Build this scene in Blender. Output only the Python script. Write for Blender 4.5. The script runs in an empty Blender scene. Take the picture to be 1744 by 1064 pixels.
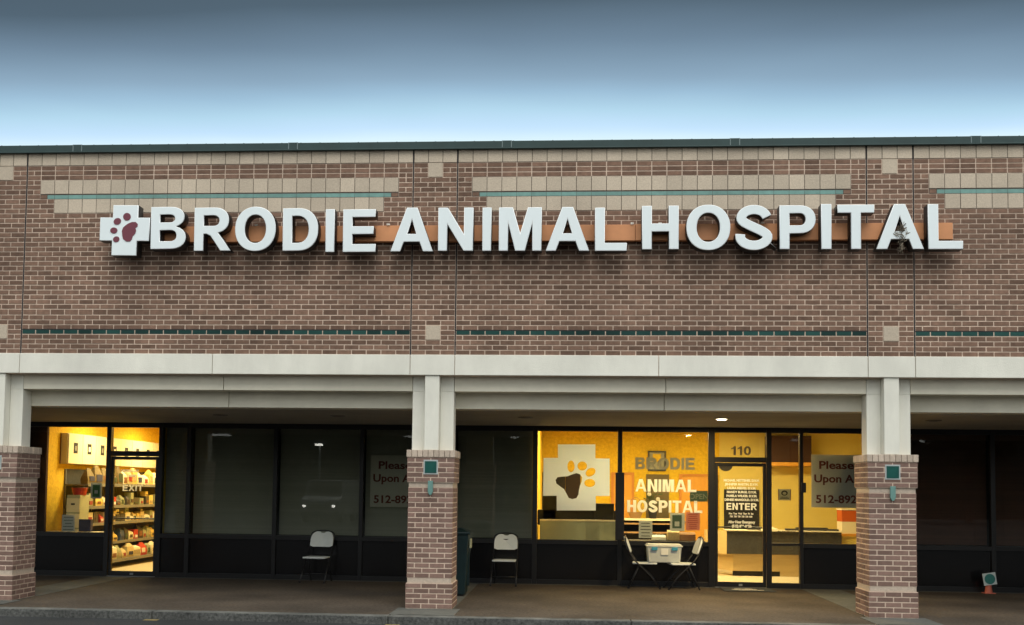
import bpy, bmesh, math, random
from mathutils import Vector, Matrix
R = math.radians
random.seed(7)
SC = bpy.context.scene
COL = SC.collection

# ------------------------------------------------------------------ camera
CX, CY, CZ = 1.8526, -14.2068, 1.6133
YAW, PIT, ROL, FPX, PX, PY = 0.0676, 0.0560, 0.0124, 1801.37, 846.62, 731.66
cam_d = bpy.data.cameras.new('camera'); cam = bpy.data.objects.new('camera', cam_d); COL.objects.link(cam)
cam_d.sensor_width = 36; cam_d.lens = FPX / 1744 * 36
cam_d.shift_x = (872 - PX) / 1744; cam_d.shift_y = (PY - 532) / 1744
cam_d.clip_end = 2000
c_, s_ = math.cos(YAW), math.sin(YAW); cp, sp = math.cos(PIT), math.sin(PIT)
Rt0 = Vector((c_, s_, 0)); Up0 = Vector((s_*sp, -c_*sp, cp)); Fw = Vector((-s_*cp, c_*cp, sp))
Rt = Rt0*math.cos(ROL) + Up0*math.sin(ROL); Up = Up0*math.cos(ROL) - Rt0*math.sin(ROL)
M = Matrix((Rt, Up, -Fw)).transposed().to_4x4(); M.translation = (CX, CY, CZ)
cam.matrix_world = M
SC.camera = cam

# ------------------------------------------------------------------ sky
w = bpy.data.worlds.new('World'); SC.world = w; w.use_nodes = True
nt = w.node_tree; N = nt.nodes; L = nt.links; N.clear()
out = N.new('ShaderNodeOutputWorld'); bg = N.new('ShaderNodeBackground'); L.new(bg.outputs[0], out.inputs[0])
tc = N.new('ShaderNodeTexCoord'); sx = N.new('ShaderNodeSeparateXYZ'); L.new(tc.outputs['Generated'], sx.inputs[0])
def mth(op, a, b=None, clamp=False):
    n = N.new('ShaderNodeMath'); n.operation = op; n.use_clamp = clamp
    for i, v in enumerate((a, b)):
        if v is None: continue
        if isinstance(v, (int, float)): n.inputs[i].default_value = v
        else: L.new(v, n.inputs[i])
    return n.outputs[0]
tanel = mth('DIVIDE', sx.outputs[2], mth('MAXIMUM', sx.outputs[1], .08))
nz = N.new('ShaderNodeTexNoise'); nz.inputs['Scale'].default_value = 2.2; nz.inputs['Detail'].default_value = 3
mp = N.new('ShaderNodeMapping'); mp.inputs['Scale'].default_value = (1, 1, 5); L.new(tc.outputs['Generated'], mp.inputs[0]); L.new(mp.outputs[0], nz.inputs[0])
tanel = mth('ADD', tanel, mth('MULTIPLY', mth('SUBTRACT', nz.outputs[0], .5), .035))
rp = N.new('ShaderNodeValToRGB'); L.new(tanel, rp.inputs[0])
stops = [(0, (.62, .74, .82)), (.28, (.70, .88, .96)), (.331, (.64, .84, .94)), (.342, (.50, .72, .95)), (.36, (.40, .63, .81)), (.38, (.296, .474, .645)),
         (.396, (.235, .366, .503)), (.435, (.138, .216, .305)), (.473, (.072, .114, .156)), (.56, (.05, .075, .10)), (1, (.045, .06, .08))]
stops = [(p_, (c[0]*.99, c[1]*.95, c[2]*.91)) for p_, c in stops]
el = rp.color_ramp.elements
el[0].position = 0; el[0].color = (*stops[0][1], 1); el[1].position = 1; el[1].color = (*stops[-1][1], 1)
for p_, c in stops[1:-1]:
    e = el.new(p_); e.color = (*c, 1)
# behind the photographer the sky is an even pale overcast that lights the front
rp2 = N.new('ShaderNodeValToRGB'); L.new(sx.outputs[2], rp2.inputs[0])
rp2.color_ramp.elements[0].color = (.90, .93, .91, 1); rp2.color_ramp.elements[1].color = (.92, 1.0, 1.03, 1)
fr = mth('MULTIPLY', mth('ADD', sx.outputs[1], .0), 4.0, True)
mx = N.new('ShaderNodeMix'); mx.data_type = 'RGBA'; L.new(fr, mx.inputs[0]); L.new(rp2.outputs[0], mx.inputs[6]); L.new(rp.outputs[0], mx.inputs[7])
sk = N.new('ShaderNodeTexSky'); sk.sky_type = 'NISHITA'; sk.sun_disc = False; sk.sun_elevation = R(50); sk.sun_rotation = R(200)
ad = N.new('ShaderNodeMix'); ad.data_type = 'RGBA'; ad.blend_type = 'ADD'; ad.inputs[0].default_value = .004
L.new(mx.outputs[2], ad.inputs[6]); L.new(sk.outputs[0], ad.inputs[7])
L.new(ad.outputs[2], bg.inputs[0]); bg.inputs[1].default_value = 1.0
sun_d = bpy.data.lights.new('sun', 'SUN'); sun_d.energy = 1.6; sun_d.angle = R(45); sun_d.color = (1, .97, .92)
sun = bpy.data.objects.new('sun', sun_d); COL.objects.link(sun)
sun.rotation_euler = Vector((-.15, .62, -1.0)).to_track_quat('-Z', 'Y').to_euler()
SC.view_settings.view_transform = 'Standard'; SC.view_settings.look = 'None'
SC.view_settings.exposure = 0.2; SC.view_settings.gamma = 1

# ------------------------------------------------------------------ pixel (of the photo) -> point on a plane
def ray(x, y):
    u = (x-PX)/FPX; v = (y-PY)/FPX
    return (Rt*u - Up*v + Fw)
def at(x, y, Y):
    r = ray(x, y); return Vector((CX, CY, CZ)) + r*((Y-CY)/r.y)
def onx(x, y, X):
    r = ray(x, y); return Vector((CX, CY, CZ)) + r*((X-CX)/r.x)

# ------------------------------------------------------------------ materials
def mat(name, col, rough=.7, noise=0., scale=8., bump=0., bscale=60., metal=0., island=0., col2=None, spec=.5, emit=None, estr=0., stretch=(1, 1, 1), detail=5, grime=0., alpha=None):
    m = bpy.data.materials.new(name); m.use_nodes = True; t = m.node_tree; n = t.nodes; l = t.links
    b = n['Principled BSDF']; b.inputs['Roughness'].default_value = rough; b.inputs['Metallic'].default_value = metal
    b.inputs['Specular IOR Level'].default_value = spec
    b.inputs['Base Color'].default_value = (*col, 1)
    tcn = n.new('ShaderNodeTexCoord'); mpn = n.new('ShaderNodeMapping'); mpn.inputs['Scale'].default_value = stretch
    l.new(tcn.outputs['Object'], mpn.inputs[0])
    cur = None
    def mixc(fac, a, b_, bt='MIX'):
        x = n.new('ShaderNodeMix'); x.data_type = 'RGBA'; x.blend_type = bt
        for i, v in ((0, fac), (6, a), (7, b_)):
            if isinstance(v, bpy.types.NodeSocket): l.new(v, x.inputs[i])
            elif isinstance(v, tuple): x.inputs[i].default_value = (*v, 1)
            else: x.inputs[i].default_value = v
        return x.outputs[2]
    cur = col
    if noise:
        t1 = n.new('ShaderNodeTexNoise'); t1.inputs['Scale'].default_value = scale; t1.inputs['Detail'].default_value = detail; t1.inputs['Roughness'].default_value = .65
        l.new(mpn.outputs[0], t1.inputs[0])
        r1 = n.new('ShaderNodeMapRange'); r1.inputs[1].default_value = .3; r1.inputs[2].default_value = .7; l.new(t1.outputs[0], r1.inputs[0])
        c2 = col2 if col2 else tuple(c*(1-noise) for c in col)
        cur = mixc(r1.outputs[0], cur, c2)
    if island:
        g = n.new('ShaderNodeNewGeometry')
        r2 = n.new('ShaderNodeMapRange'); r2.inputs[3].default_value = 1-island; r2.inputs[4].default_value = 1+island; l.new(g.outputs['Random Per Island'], r2.inputs[0])
        cc = n.new('ShaderNodeCombineColor')
        for i in range(3): l.new(r2.outputs[0], cc.inputs[i])
        cur = mixc(1.0, cur, cc.outputs[0], 'MULTIPLY')
    if grime:
        t3 = n.new('ShaderNodeTexNoise'); t3.inputs['Scale'].default_value = .9; t3.inputs['Detail'].default_value = 6; l.new(tcn.outputs['Object'], t3.inputs[0])
        r3 = n.new('ShaderNodeMapRange'); r3.inputs[1].default_value = .35; r3.inputs[2].default_value = .65
        r3.inputs[3].default_value = 1-grime; r3.inputs[4].default_value = 1+grime*.4; l.new(t3.outputs[0], r3.inputs[0])
        cc = n.new('ShaderNodeCombineColor')
        for i in range(3): l.new(r3.outputs[0], cc.inputs[i])
        cur = mixc(1.0, cur, cc.outputs[0], 'MULTIPLY')
    if isinstance(cur, bpy.types.NodeSocket): l.new(cur, b.inputs['Base Color'])
    if bump:
        t2 = n.new('ShaderNodeTexNoise'); t2.inputs['Scale'].default_value = bscale; t2.inputs['Detail'].default_value = 4; l.new(tcn.outputs['Object'], t2.inputs[0])
        bp = n.new('ShaderNodeBump'); bp.inputs['Strength'].default_value = bump; bp.inputs['Distance'].default_value = .01
        l.new(t2.outputs[0], bp.inputs['Height']); l.new(bp.outputs[0], b.inputs['Normal'])
    if emit:
        b.inputs['Emission Color'].default_value = (*emit, 1); b.inputs['Emission Strength'].default_value = estr
    if alpha is not None: b.inputs['Alpha'].default_value = alpha
    return m
def glass(name, tint, ior=1.5, rough=0.0):
    m = bpy.data.materials.new(name); m.use_nodes = True; t = m.node_tree; n = t.nodes; l = t.links; n.clear()
    o = n.new('ShaderNodeOutputMaterial'); mixs = n.new('ShaderNodeMixShader'); tr = n.new('ShaderNodeBsdfTransparent'); gl = n.new('ShaderNodeBsdfGlossy'); f = n.new('ShaderNodeFresnel')
    tr.inputs[0].default_value = (*tint, 1); gl.inputs['Roughness'].default_value = rough; f.inputs[0].default_value = ior
    tcn = n.new('ShaderNodeTexCoord'); t2 = n.new('ShaderNodeTexNoise'); t2.inputs['Scale'].default_value = .8; l.new(tcn.outputs['Object'], t2.inputs[0])
    bp = n.new('ShaderNodeBump'); bp.inputs['Strength'].default_value = .02; bp.inputs['Distance'].default_value = .01; l.new(t2.outputs[0], bp.inputs['Height']); l.new(bp.outputs[0], gl.inputs['Normal'])
    l.new(f.outputs[0], mixs.inputs[0]); l.new(tr.outputs[0], mixs.inputs[1]); l.new(gl.outputs[0], mixs.inputs[2]); l.new(mixs.outputs[0], o.inputs[0])
    return m

BRICK = mat('brick_face', (.245, .148, .104), .88, noise=.38, scale=14, bump=.35, bscale=90, island=.28, grime=.16, spec=.25)
PIERBRICK = mat('pier_brick_face', (.262, .165, .132), .88, noise=.28, scale=14, bump=.35, bscale=90, island=.26, grime=.16, spec=.25)
MORTAR = mat('mortar', (.78, .61, .48), .95, noise=.3, scale=10, bump=.5, bscale=150, grime=.2, spec=.2)
TILE = mat('split_face_tile', (.63, .53, .41), .9, noise=.22, scale=55, bump=.6, bscale=120, island=.09, grime=.12, spec=.25)
CAPT = mat('pier_cap_brick', (.60, .49, .39), .9, noise=.25, scale=30, bump=.5, bscale=120, island=.16, spec=.25)
TEAL = mat('teal_glazed_brick', (.17, .34, .30), .45, noise=.25, scale=12, island=.12, grime=.1)
DKGREEN = mat('dark_green_glazed_brick', (.003, .026, .022), .55, noise=.5, scale=.9, col2=(.018, .07, .06), island=.4, spec=.2)
GREENTILE = mat('green_tile', (.006, .085, .07), .3, noise=.3, scale=9)
TILEFRAME = mat('tile_frame', (.42, .46, .45), .6, noise=.15)
JOINT = mat('joint_sealant', (.018, .015, .018), .8, noise=.2)
COPING = mat('coping_metal', (.022, .052, .05), .5, noise=.3, scale=3, bump=.05, bscale=4, spec=.4)
SEAM = mat('coping_seam', (.16, .21, .21), .45, noise=.2)
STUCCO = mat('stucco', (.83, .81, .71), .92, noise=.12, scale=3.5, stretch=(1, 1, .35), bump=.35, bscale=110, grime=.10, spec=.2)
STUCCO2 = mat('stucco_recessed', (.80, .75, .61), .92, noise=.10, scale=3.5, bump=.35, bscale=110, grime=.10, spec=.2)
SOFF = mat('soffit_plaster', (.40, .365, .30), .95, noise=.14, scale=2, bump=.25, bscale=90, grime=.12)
FRAME = mat('dark_bronze_frame', (.011, .011, .012), .38, noise=.3, scale=9, spec=.4)
SPAND = mat('spandrel_panel', (.007, .007, .0085), .2, noise=.4, scale=3, bump=.02, bscale=3, spec=.45)
GLASS = glass('window_glass', (.86, .87, .84), 1.35)
TINT = glass('tinted_glass', (.86, .87, .83), 1.5)
BLIND = mat('blind_slat', (.40, .40, .34), .7, noise=.1, scale=2, island=.05)
BLINDR = mat('brown_blind_slat', (.14, .055, .035), .7, noise=.2, scale=2, island=.1)
WALK = mat('exposed_aggregate', (.118, .092, .067), .93, noise=.62, scale=22, bump=.8, bscale=60, grime=.34, detail=8, spec=.25)
CONC = mat('grey_concrete', (.135, .135, .118), .92, noise=.3, scale=12, bump=.3, bscale=90, grime=.25, spec=.25)
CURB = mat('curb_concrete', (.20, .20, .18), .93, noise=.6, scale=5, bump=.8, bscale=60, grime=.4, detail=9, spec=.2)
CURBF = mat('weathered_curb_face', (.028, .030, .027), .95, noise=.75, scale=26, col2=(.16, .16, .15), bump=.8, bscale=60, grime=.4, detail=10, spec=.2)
ASPH = mat('asphalt', (.050, .052, .052), .95, noise=.4, scale=40, bump=.6, bscale=180, grime=.3, detail=8, spec=.25)
PAINT = mat('worn_yellow_paint', (.30, .22, .08), .85, noise=.5, scale=25)
LFACE = mat('sign_letter_face', (.80, .87, .88), .38, noise=.05, scale=3, spec=.4)
LTRIM = mat('sign_letter_trim', (.92, .94, .93), .4)
LSIDE = mat('sign_letter_side', (.012, .012, .014), .45, noise=.2)
RACE = mat('raceway_paint', (.72, .31, .13), .6, noise=.15, scale=4, grime=.15)
MAROON = mat('paw_maroon', (.165, .028, .048), .45, noise=.12, scale=8)
TWIG = mat('dry_twigs', (.21, .17, .12), .95, noise=.6, scale=30, island=.4)
CHW = mat('chair_plastic', (.82, .86, .82), .5, noise=.08, scale=6, spec=.4)
CHF = mat('chair_tube', (.018, .018, .02), .35, noise=.2, spec=.5)
BIN = mat('storage_tub_plastic', (.55, .58, .55), .35, noise=.12, scale=7)
BINB = mat('tub_latch_blue', (.05, .28, .42), .4)
PAPER = mat('paper', (.75, .75, .68), .9, noise=.06)
INK = mat('ink', (.02, .02, .02), .8)
TRASH = mat('trash_bin_green', (.008, .026, .028), .4, noise=.3, scale=5)
CONE = mat('salmon_cone', (.62, .16, .10), .6, noise=.1)
SQW = mat('sign_white', (.6, .66, .66), .5)
DISC = mat('sign_teal', (.03, .22, .20), .4, noise=.3, scale=20)
MATM = mat('mat_rubber', (.07, .075, .07), .95, noise=.3, scale=60, bump=.5, bscale=200)
MATW = mat('mat_worn_print', (.80, .76, .62), .9, noise=.3, scale=30)
def vinyl(name, col, k):
    m = mat(name, col, .6, noise=.05, scale=2); t = m.node_tree; n = t.nodes; o = n['Material Output']
    tr = n.new('ShaderNodeBsdfTranslucent'); tr.inputs[0].default_value = (*col, 1); mx_ = n.new('ShaderNodeMixShader'); mx_.inputs[0].default_value = k
    t.links.new(n['Principled BSDF'].outputs[0], mx_.inputs[1]); t.links.new(tr.outputs[0], mx_.inputs[2]); t.links.new(mx_.outputs[0], o.inputs[0]); return m
VINYL = vinyl('vinyl_white', (.95, .95, .90), .62)
VINYLG = vinyl('vinyl_grey_and_shaded', (.46, .45, .34), .36)
BANNER = mat('banner_vinyl', (.66, .64, .56), .7, noise=.05, scale=3)
BANINK = mat('banner_ink', (.18, .035, .03), .7)
YWALL = mat('yellow_wall', (.88, .57, .028), .9, noise=.38, scale=16, bump=.3, bscale=25, grime=.1, detail=8)
YPALE = mat('pale_yellow_wall', (.72, .57, .15), .9, noise=.06, scale=3)
BRWALL = mat('brown_partition', (.05, .018, .008), .9, noise=.3, scale=5)
IFLOOR = mat('interior_floor', (.62, .52, .34), .5, noise=.12, scale=4)
ICEIL = mat('interior_ceiling', (.72, .62, .42), .95, noise=.06)
DOORO = mat('orange_wood_door', (.72, .33, .03), .55, noise=.15, scale=3, stretch=(6, 6, 1))
WOOD = mat('light_wood', (.62, .45, .20), .55, noise=.12, scale=3, stretch=(1, 1, 8))
DKWOOD = mat('dark_laminate', (.055, .05, .04), .6, noise=.5, scale=20)
BLACK = mat('black_void', (.012, .011, .010), .8, noise=.2)
CREAM = mat('cream_laminate', (.78, .70, .50), .5, noise=.05)
SAGE = mat('sage_panel', (.42, .44, .30), .7, noise=.06)
GREY = mat('grey_steel', (.20, .20, .18), .5, noise=.2)
OPENG = mat('open_sign_green', (.09, .15, .10), .6, noise=.1)
PINK = mat('pink_paper', (.85, .30, .20), .9, noise=.08)
BROWNP = mat('brown_cardboard', (.36, .21, .09), .9, noise=.2)
LEAF = mat('plant_leaf', (.04, .07, .02), .7, noise=.4, scale=10)
TREEL = mat('tree_leaf', (.035, .055, .022), .8, noise=.5, scale=3, island=.4)
BARK = mat('bark', (.07, .055, .04), .95, noise=.4)
LAMP_E = mat('lamp_glow', (1, 1, 1), .5, emit=(1.0, .86, .62), estr=14)
PANEL_E = mat('ceiling_panel_glow', (1, 1, 1), .5, emit=(1.0, .80, .45), estr=2.2)
OFFLAMP = mat('unlit_lamp', (.20, .18, .15), .5)
STEEL = mat('galvanised_steel', (.25, .26, .26), .5, noise=.2)

# ------------------------------------------------------------------ mesh helpers
class MB:
    def __init__(s): s.v = []; s.f = []; s.m = []; s.mi = 0
    def add(s, vs, fs):
        b = len(s.v); s.v += [tuple(v) for v in vs]
        for f in fs: s.f.append([b+i for i in f]); s.m.append(s.mi)
    def box(s, x0, x1, y0, y1, z0, z1):
        s.add([(x0, y0, z0), (x1, y0, z0), (x1, y1, z0), (x0, y1, z0), (x0, y0, z1), (x1, y0, z1), (x1, y1, z1), (x0, y1, z1)],
              [(0, 3, 2, 1), (4, 5, 6, 7), (0, 1, 5, 4), (1, 2, 6, 5), (2, 3, 7, 6), (3, 0, 4, 7)])
    def obox(s, c, ax, ay, az):
        c = Vector(c); ax, ay, az = Vector(ax), Vector(ay), Vector(az)
        s.add([c-ax-ay-az, c+ax-ay-az, c+ax+ay-az, c-ax+ay-az, c-ax-ay+az, c+ax-ay+az, c+ax+ay+az, c-ax+ay+az],
              [(0, 3, 2, 1), (4, 5, 6, 7), (0, 1, 5, 4), (1, 2, 6, 5), (2, 3, 7, 6), (3, 0, 4, 7)])
    def tube(s, pts, r, n=8):
        pts = [Vector(p) for p in pts]; rings = []
        for i, p in enumerate(pts):
            d = (pts[min(i+1, len(pts)-1)]-pts[max(i-1, 0)]).normalized()
            a = d.orthogonal().normalized() if i == 0 else (pa - d*pa.dot(d)).normalized()
            pa = a; b = d.cross(a); rr = r[i] if isinstance(r, (list, tuple)) else r
            rings.append([p + (a*math.cos(2*math.pi*k/n) + b*math.sin(2*math.pi*k/n))*rr for k in range(n)])
        vs = [v for q in rings for v in q]; fs = []
        for i in range(len(pts)-1):
            for k in range(n): fs.append((i*n+k, i*n+(k+1) % n, (i+1)*n+(k+1) % n, (i+1)*n+k))
        fs.append(tuple(range(n))[::-1]); fs.append(tuple((len(pts)-1)*n+k for k in range(n)))
        s.add(vs, fs)
    def prism(s, poly, y0, y1):      # polygon in xz (convex or simple), extruded in y
        n = len(poly)
        s.add([(x, y0, z) for x, z in poly] + [(x, y1, z) for x, z in poly],
              [tuple(range(n)), tuple(range(2*n-1, n-1, -1))] + [(i, i+n, (i+1) % n+n, (i+1) % n) for i in range(n)])
    def cyl(s, c, r, h, n=24, r2=None):
        r2 = r if r2 is None else r2
        a = [(c[0]+r*math.cos(2*math.pi*k/n), c[1]+r*math.sin(2*math.pi*k/n), c[2]) for k in range(n)]
        b = [(c[0]+r2*math.cos(2*math.pi*k/n), c[1]+r2*math.sin(2*math.pi*k/n), c[2]+h) for k in range(n)]
        s.add(a+b, [tuple(range(n))[::-1], tuple(range(n, 2*n))] + [(k, (k+1) % n, (k+1) % n+n, k+n) for k in range(n)])
    def build(s, name, m, parent=None, bevel=0, smooth=False, xf=None):
        me = bpy.data.meshes.new(name)
        vs = s.v if xf is None else [tuple(xf @ Vector(v)) for v in s.v]
        me.from_pydata(vs, [], s.f)
        ms = m if isinstance(m, (list, tuple)) else [m]
        for x in ms: me.materials.append(x)
        if len(ms) > 1: me.polygons.foreach_set('material_index', s.m)
        bm = bmesh.new(); bm.from_mesh(me); bmesh.ops.recalc_face_normals(bm, faces=bm.faces); bm.to_mesh(me); bm.free()
        if smooth: me.polygons.foreach_set('use_smooth', [True]*len(me.polygons))
        o = bpy.data.objects.new(name, me); COL.objects.link(o)
        if parent: o.parent = parent
        if bevel:
            b = o.modifiers.new('bevel', 'BEVEL'); b.width = bevel; b.segments = 2; b.limit_method = 'ANGLE'
        return o
def tag(o, label=None, cat=None, group=None, kind=None):
    if label: o['label'] = label
    if cat: o['category'] = cat
    if group: o['group'] = group
    if kind: o['kind'] = kind
    return o
def empty(name, loc=(0, 0, 0), rz=0):
    o = bpy.data.objects.new(name, None); o.location = loc; o.rotation_euler.z = rz; o.empty_display_size = .1; COL.objects.link(o); return o
def box(name, m, parent, *b, bevel=0):
    q = MB(); q.box(*b); return q.build(name, m, parent, bevel)
def copy_tree(o, parent=None):
    c = o.copy(); COL.objects.link(c); c.parent = parent
    for ch in o.children: copy_tree(ch, c)
    return c

# ------------------------------------------------------------------ 2D shapes (letters) -> mesh, facing -Y
def flat(name, loops, m, depth, parent=None, side=None, trim=None, bev=0., res=1):
    cu = bpy.data.curves.new(name, 'CURVE'); cu.dimensions = '2D'; cu.fill_mode = 'BOTH'; cu.extrude = depth/2; cu.bevel_depth = bev; cu.bevel_resolution = 0
    for lp in loops:
        sp_ = cu.splines.new('POLY'); sp_.points.add(len(lp)-1)
        for i, (x, z) in enumerate(lp): sp_.points[i].co = (x, z, 0, 1)
        sp_.use_cyclic_u = True
    return curve_to_obj(name, cu, m, parent, side, depth, trim)
def curve_to_obj(name, cu, m, parent, side, depth, trim=None):
    t = bpy.data.objects.new('tmp', cu); COL.objects.link(t)
    dg = bpy.context.evaluated_depsgraph_get(); dg.update()
    me = bpy.data.meshes.new_from_object(t.evaluated_get(dg)); bpy.data.objects.remove(t); bpy.data.curves.remove(cu)
    me.name = name
    me.transform(Matrix.Rotation(R(90), 4, 'X'))
    me.materials.clear(); me.materials.append(m)
    if side:
        me.materials.append(side)
        if trim: me.materials.append(trim)
        for p_ in me.polygons:
            ny = p_.normal.y
            p_.material_index = 0 if ny < -.98 else (2 if trim and ny < -.3 else 1)
    o = bpy.data.objects.new(name, me); COL.objects.link(o)
    if parent: o.parent = parent
    return o
def arc(cx, cz, rx, rz, a0, a1, n=16, e=1.0):
    r = []
    for i in range(n+1):
        a = R(a0 + (a1-a0)*i/n); c, s = math.cos(a), math.sin(a)
        r.append((cx + rx*math.copysign(abs(c)**e, c), cz + rz*math.copysign(abs(s)**e, s)))
    return r
STROKE = [.205, .165]
def glyph(ch, w, h):
    """bold grotesque capitals, w x h in metres"""
    s = STROKE[0]*h; t = STROKE[1]*h
    def P(*p): return [(x, z) for x, z in p]
    if ch == '1': return [P((w-s, 0), (w, 0), (w, h), (w-s*.75, h), (w-s*1.3, h*.86), (0, h*.76), (0, h*.60), (w-s, h*.72))]
    if ch == 'I': return [P((0, 0), (w, 0), (w, h), (0, h))]
    if ch == 'E': return [P((0, 0), (w, 0), (w, t), (s, t), (s, h/2-t/2+.01*h), (w*.93, h/2-t/2+.01*h), (w*.93, h/2+t/2+.01*h), (s, h/2+t/2+.01*h), (s, h-t), (w*.99, h-t), (w*.99, h), (0, h))]
    if ch == 'F': return [P((0, 0), (s, 0), (s, h/2-t), (w*.9, h/2-t), (w*.9, h/2), (s, h/2), (s, h-t), (w, h-t), (w, h), (0, h))]
    if ch == 'L': return [P((0, 0), (w, 0), (w, t), (s, t), (s, h), (0, h))]
    if ch == 'T': return [P((w/2-s/2, 0), (w/2+s/2, 0), (w/2+s/2, h-t), (w, h-t), (w, h), (0, h), (0, h-t), (w/2-s/2, h-t))]
    if ch == 'H': return [P((0, 0), (s, 0), (s, h/2-t/2), (w-s, h/2-t/2), (w-s, 0), (w, 0), (w, h), (w-s, h), (w-s, h/2+t/2), (s, h/2+t/2), (s, h), (0, h))]
    if ch == 'N': return [P((0, 0), (s*.95, 0), (s*.95, h*.66), (w-s, 0), (w, 0), (w, h), (w-s*.95, h), (w-s*.95, h*.34), (s, h), (0, h))]
    if ch == 'M':
        k = s*.95
        return [P((0, 0), (k, 0), (k, h*.74), (w/2-k*.55, 0), (w/2+k*.55, 0), (w-k, h*.74), (w-k, 0), (w, 0), (w, h), (w-k*1.55, h), (w/2, h*.36), (k*1.55, h), (0, h))]
    if ch == 'A':
        a = w*.235
        def ex(z): return (w/2-s*.58)*(z/h)
        zb0, zb1 = h*.225, h*.385
        xi = lambda z: a + (w/2-a)*(z/(h*.80))
        return [P((0, 0), (a*.93, 0), (xi(zb0)*.98, zb0), (w-xi(zb0)*.98, zb0), (w-a*.93, 0), (w, 0), (w/2+s*.56, h), (w/2-s*.56, h)),
                P((xi(zb1)+.01*h, zb1), (w/2, h*.775), (w-xi(zb1)-.01*h, zb1))]
    if ch == 'X':
        k = s*1.25
        return [P((0, 0), (k, 0), (w/2, h*.34), (w-k, 0), (w, 0), (w/2+k*.5, h*.51), (w-.02*w, h), (w-k, h), (w/2, h*.68), (k, h), (.02*w, h), (w/2-k*.5, h*.51))]
    if ch in 'O0': return [arc(w/2, h/2, w/2, h/2, 0, 354, 44, .93), arc(w/2, h/2, w/2-s, h/2-t, 0, 354, 44, .93)]
    if ch == 'D':
        o = [(0, 0), (w*.42, 0)] + arc(w*.42, h/2, w*.58, h/2, -90, 90, 24, .88)[1:-1] + [(w*.42, h), (0, h)]
        i = [(s, t), (w*.40, t)] + arc(w*.40, h/2, w*.60-s, h/2-t, -90, 90, 24, .88)[1:-1] + [(w*.40, h-t), (s, h-t)]
        return [o, i]
    if ch == 'P':
        zc = h*.395; b = w*.55
        rz = (h-zc)/2
        o = [(0, 0), (s, 0), (s, zc-.03*h), (b, zc-.03*h)] + arc(b, zc-.03*h+(h-zc+.03*h)/2, w-b, (h-zc+.03*h)/2, -90, 90, 16, .9)[1:-1] + [(b, h), (0, h)]
        z0 = zc-.03*h+t; z1 = h-t
        return [o, [(s, z0), (b, z0)] + arc(b, (z0+z1)/2, w-b-s, (z1-z0)/2, -90, 90, 14, .9)[1:-1] + [(b, z1), (s, z1)]]
    if ch == 'R':
        zc = h*.40; b = w*.55
        o = [(0, 0), (s, 0), (s, zc), (w*.34, zc), (w*.46, zc-.05*h), (w*.74, 0), (w, 0), (w*.80, h*.24), (w*.66, zc-.005*h), (w*.62, zc+.03*h)]
        o += arc(b, zc+.02*h+(h-zc-.02*h)/2, w*.95-b, (h-zc-.02*h)/2, -72, 90, 16, .9)[:-1] + [(b, h), (0, h)]
        z0 = zc+t; z1 = h-t
        return [o, [(s, z0), (b*.95, z0)] + arc(b*.95, (z0+z1)/2, w*.95-b*.95-s, (z1-z0)/2, -90, 90, 14, .9)[1:-1] + [(b*.95, z1), (s, z1)]]
    if ch == 'B':
        m_ = h*.53; b = w*.55
        o = [(0, 0), (b, 0)] + arc(b, m_/2, w-b, m_/2, -90, 72, 16, .88)[1:] + arc(b, m_+(h-m_)/2, w*.95-b, (h-m_)/2, -66, 90, 16, .88)[:-1] + [(b, h), (0, h)]
        i1 = [(s, t), (b, t)] + arc(b, (t+m_-t*.45)/2, w-b-s, (m_-t*1.45)/2, -90, 90, 12, .88)[1:-1] + [(b, m_-t*.45), (s, m_-t*.45)]
        z0, z1 = m_+t*.55, h-t
        i2 = [(s, z0), (b*.95, z0)] + arc(b*.95, (z0+z1)/2, w*.95-b*.95-s, (z1-z0)/2, -90, 90, 12, .88)[1:-1] + [(b*.95, z1), (s, z1)]
        return [o, i1, i2]
    if ch == 'S':
        th = .19*h*STROKE[0]/.205
        c = []
        kx = w/2-th/2; r1 = (h/2-th/2)/2
        c += arc(w/2, h-th/2-r1, kx*.93, r1, 12, 90, 10)
        c += arc(w/2, h-th/2-r1, kx*.93, r1, 90, 200, 14)[1:]
        c += [(w*.30, h*.565), (w*.5, h*.505), (w*.70, h*.445)]
        c += arc(w/2, th/2+r1, kx, r1, 20, -90, 14)
        c += arc(w/2, th/2+r1, kx, r1, -90, -192, 12)[1:]
        # smooth the spine
        for _ in range(3):
            c = [c[0]] + [((c[i-1][0]+2*c[i][0]+c[i+1][0])/4, (c[i-1][1]+2*c[i][1]+c[i+1][1])/4) for i in range(1, len(c)-1)] + [c[-1]]
        lft, rgt = [], []
        for i, (x, z) in enumerate(c):
            a, b2 = c[max(0, i-1)], c[min(len(c)-1, i+1)]
            dx, dz = b2[0]-a[0], b2[1]-a[1]; q = math.hypot(dx, dz) or 1
            nx, nz_ = -dz/q*th/2, dx/q*th/2
            lft.append((x+nx, z+nz_)); rgt.append((x-nx, z-nz_))
        return [lft + rgt[::-1]]
    return []
def text(name, s, size, loc, m, parent, off=0., ext=.0008, sx_=1., align='CENTER', rot=None):
    cu = bpy.data.curves.new(name, 'FONT'); cu.body = s; cu.size = size; cu.offset = off; cu.extrude = ext; cu.align_x = align; cu.resolution_u = 3
    o = curve_to_obj(name, cu, m, parent, None, 0)
    o.scale = (sx_, 1, 1); o.location = loc
    if rot: o.rotation_euler = rot
    return o
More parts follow.
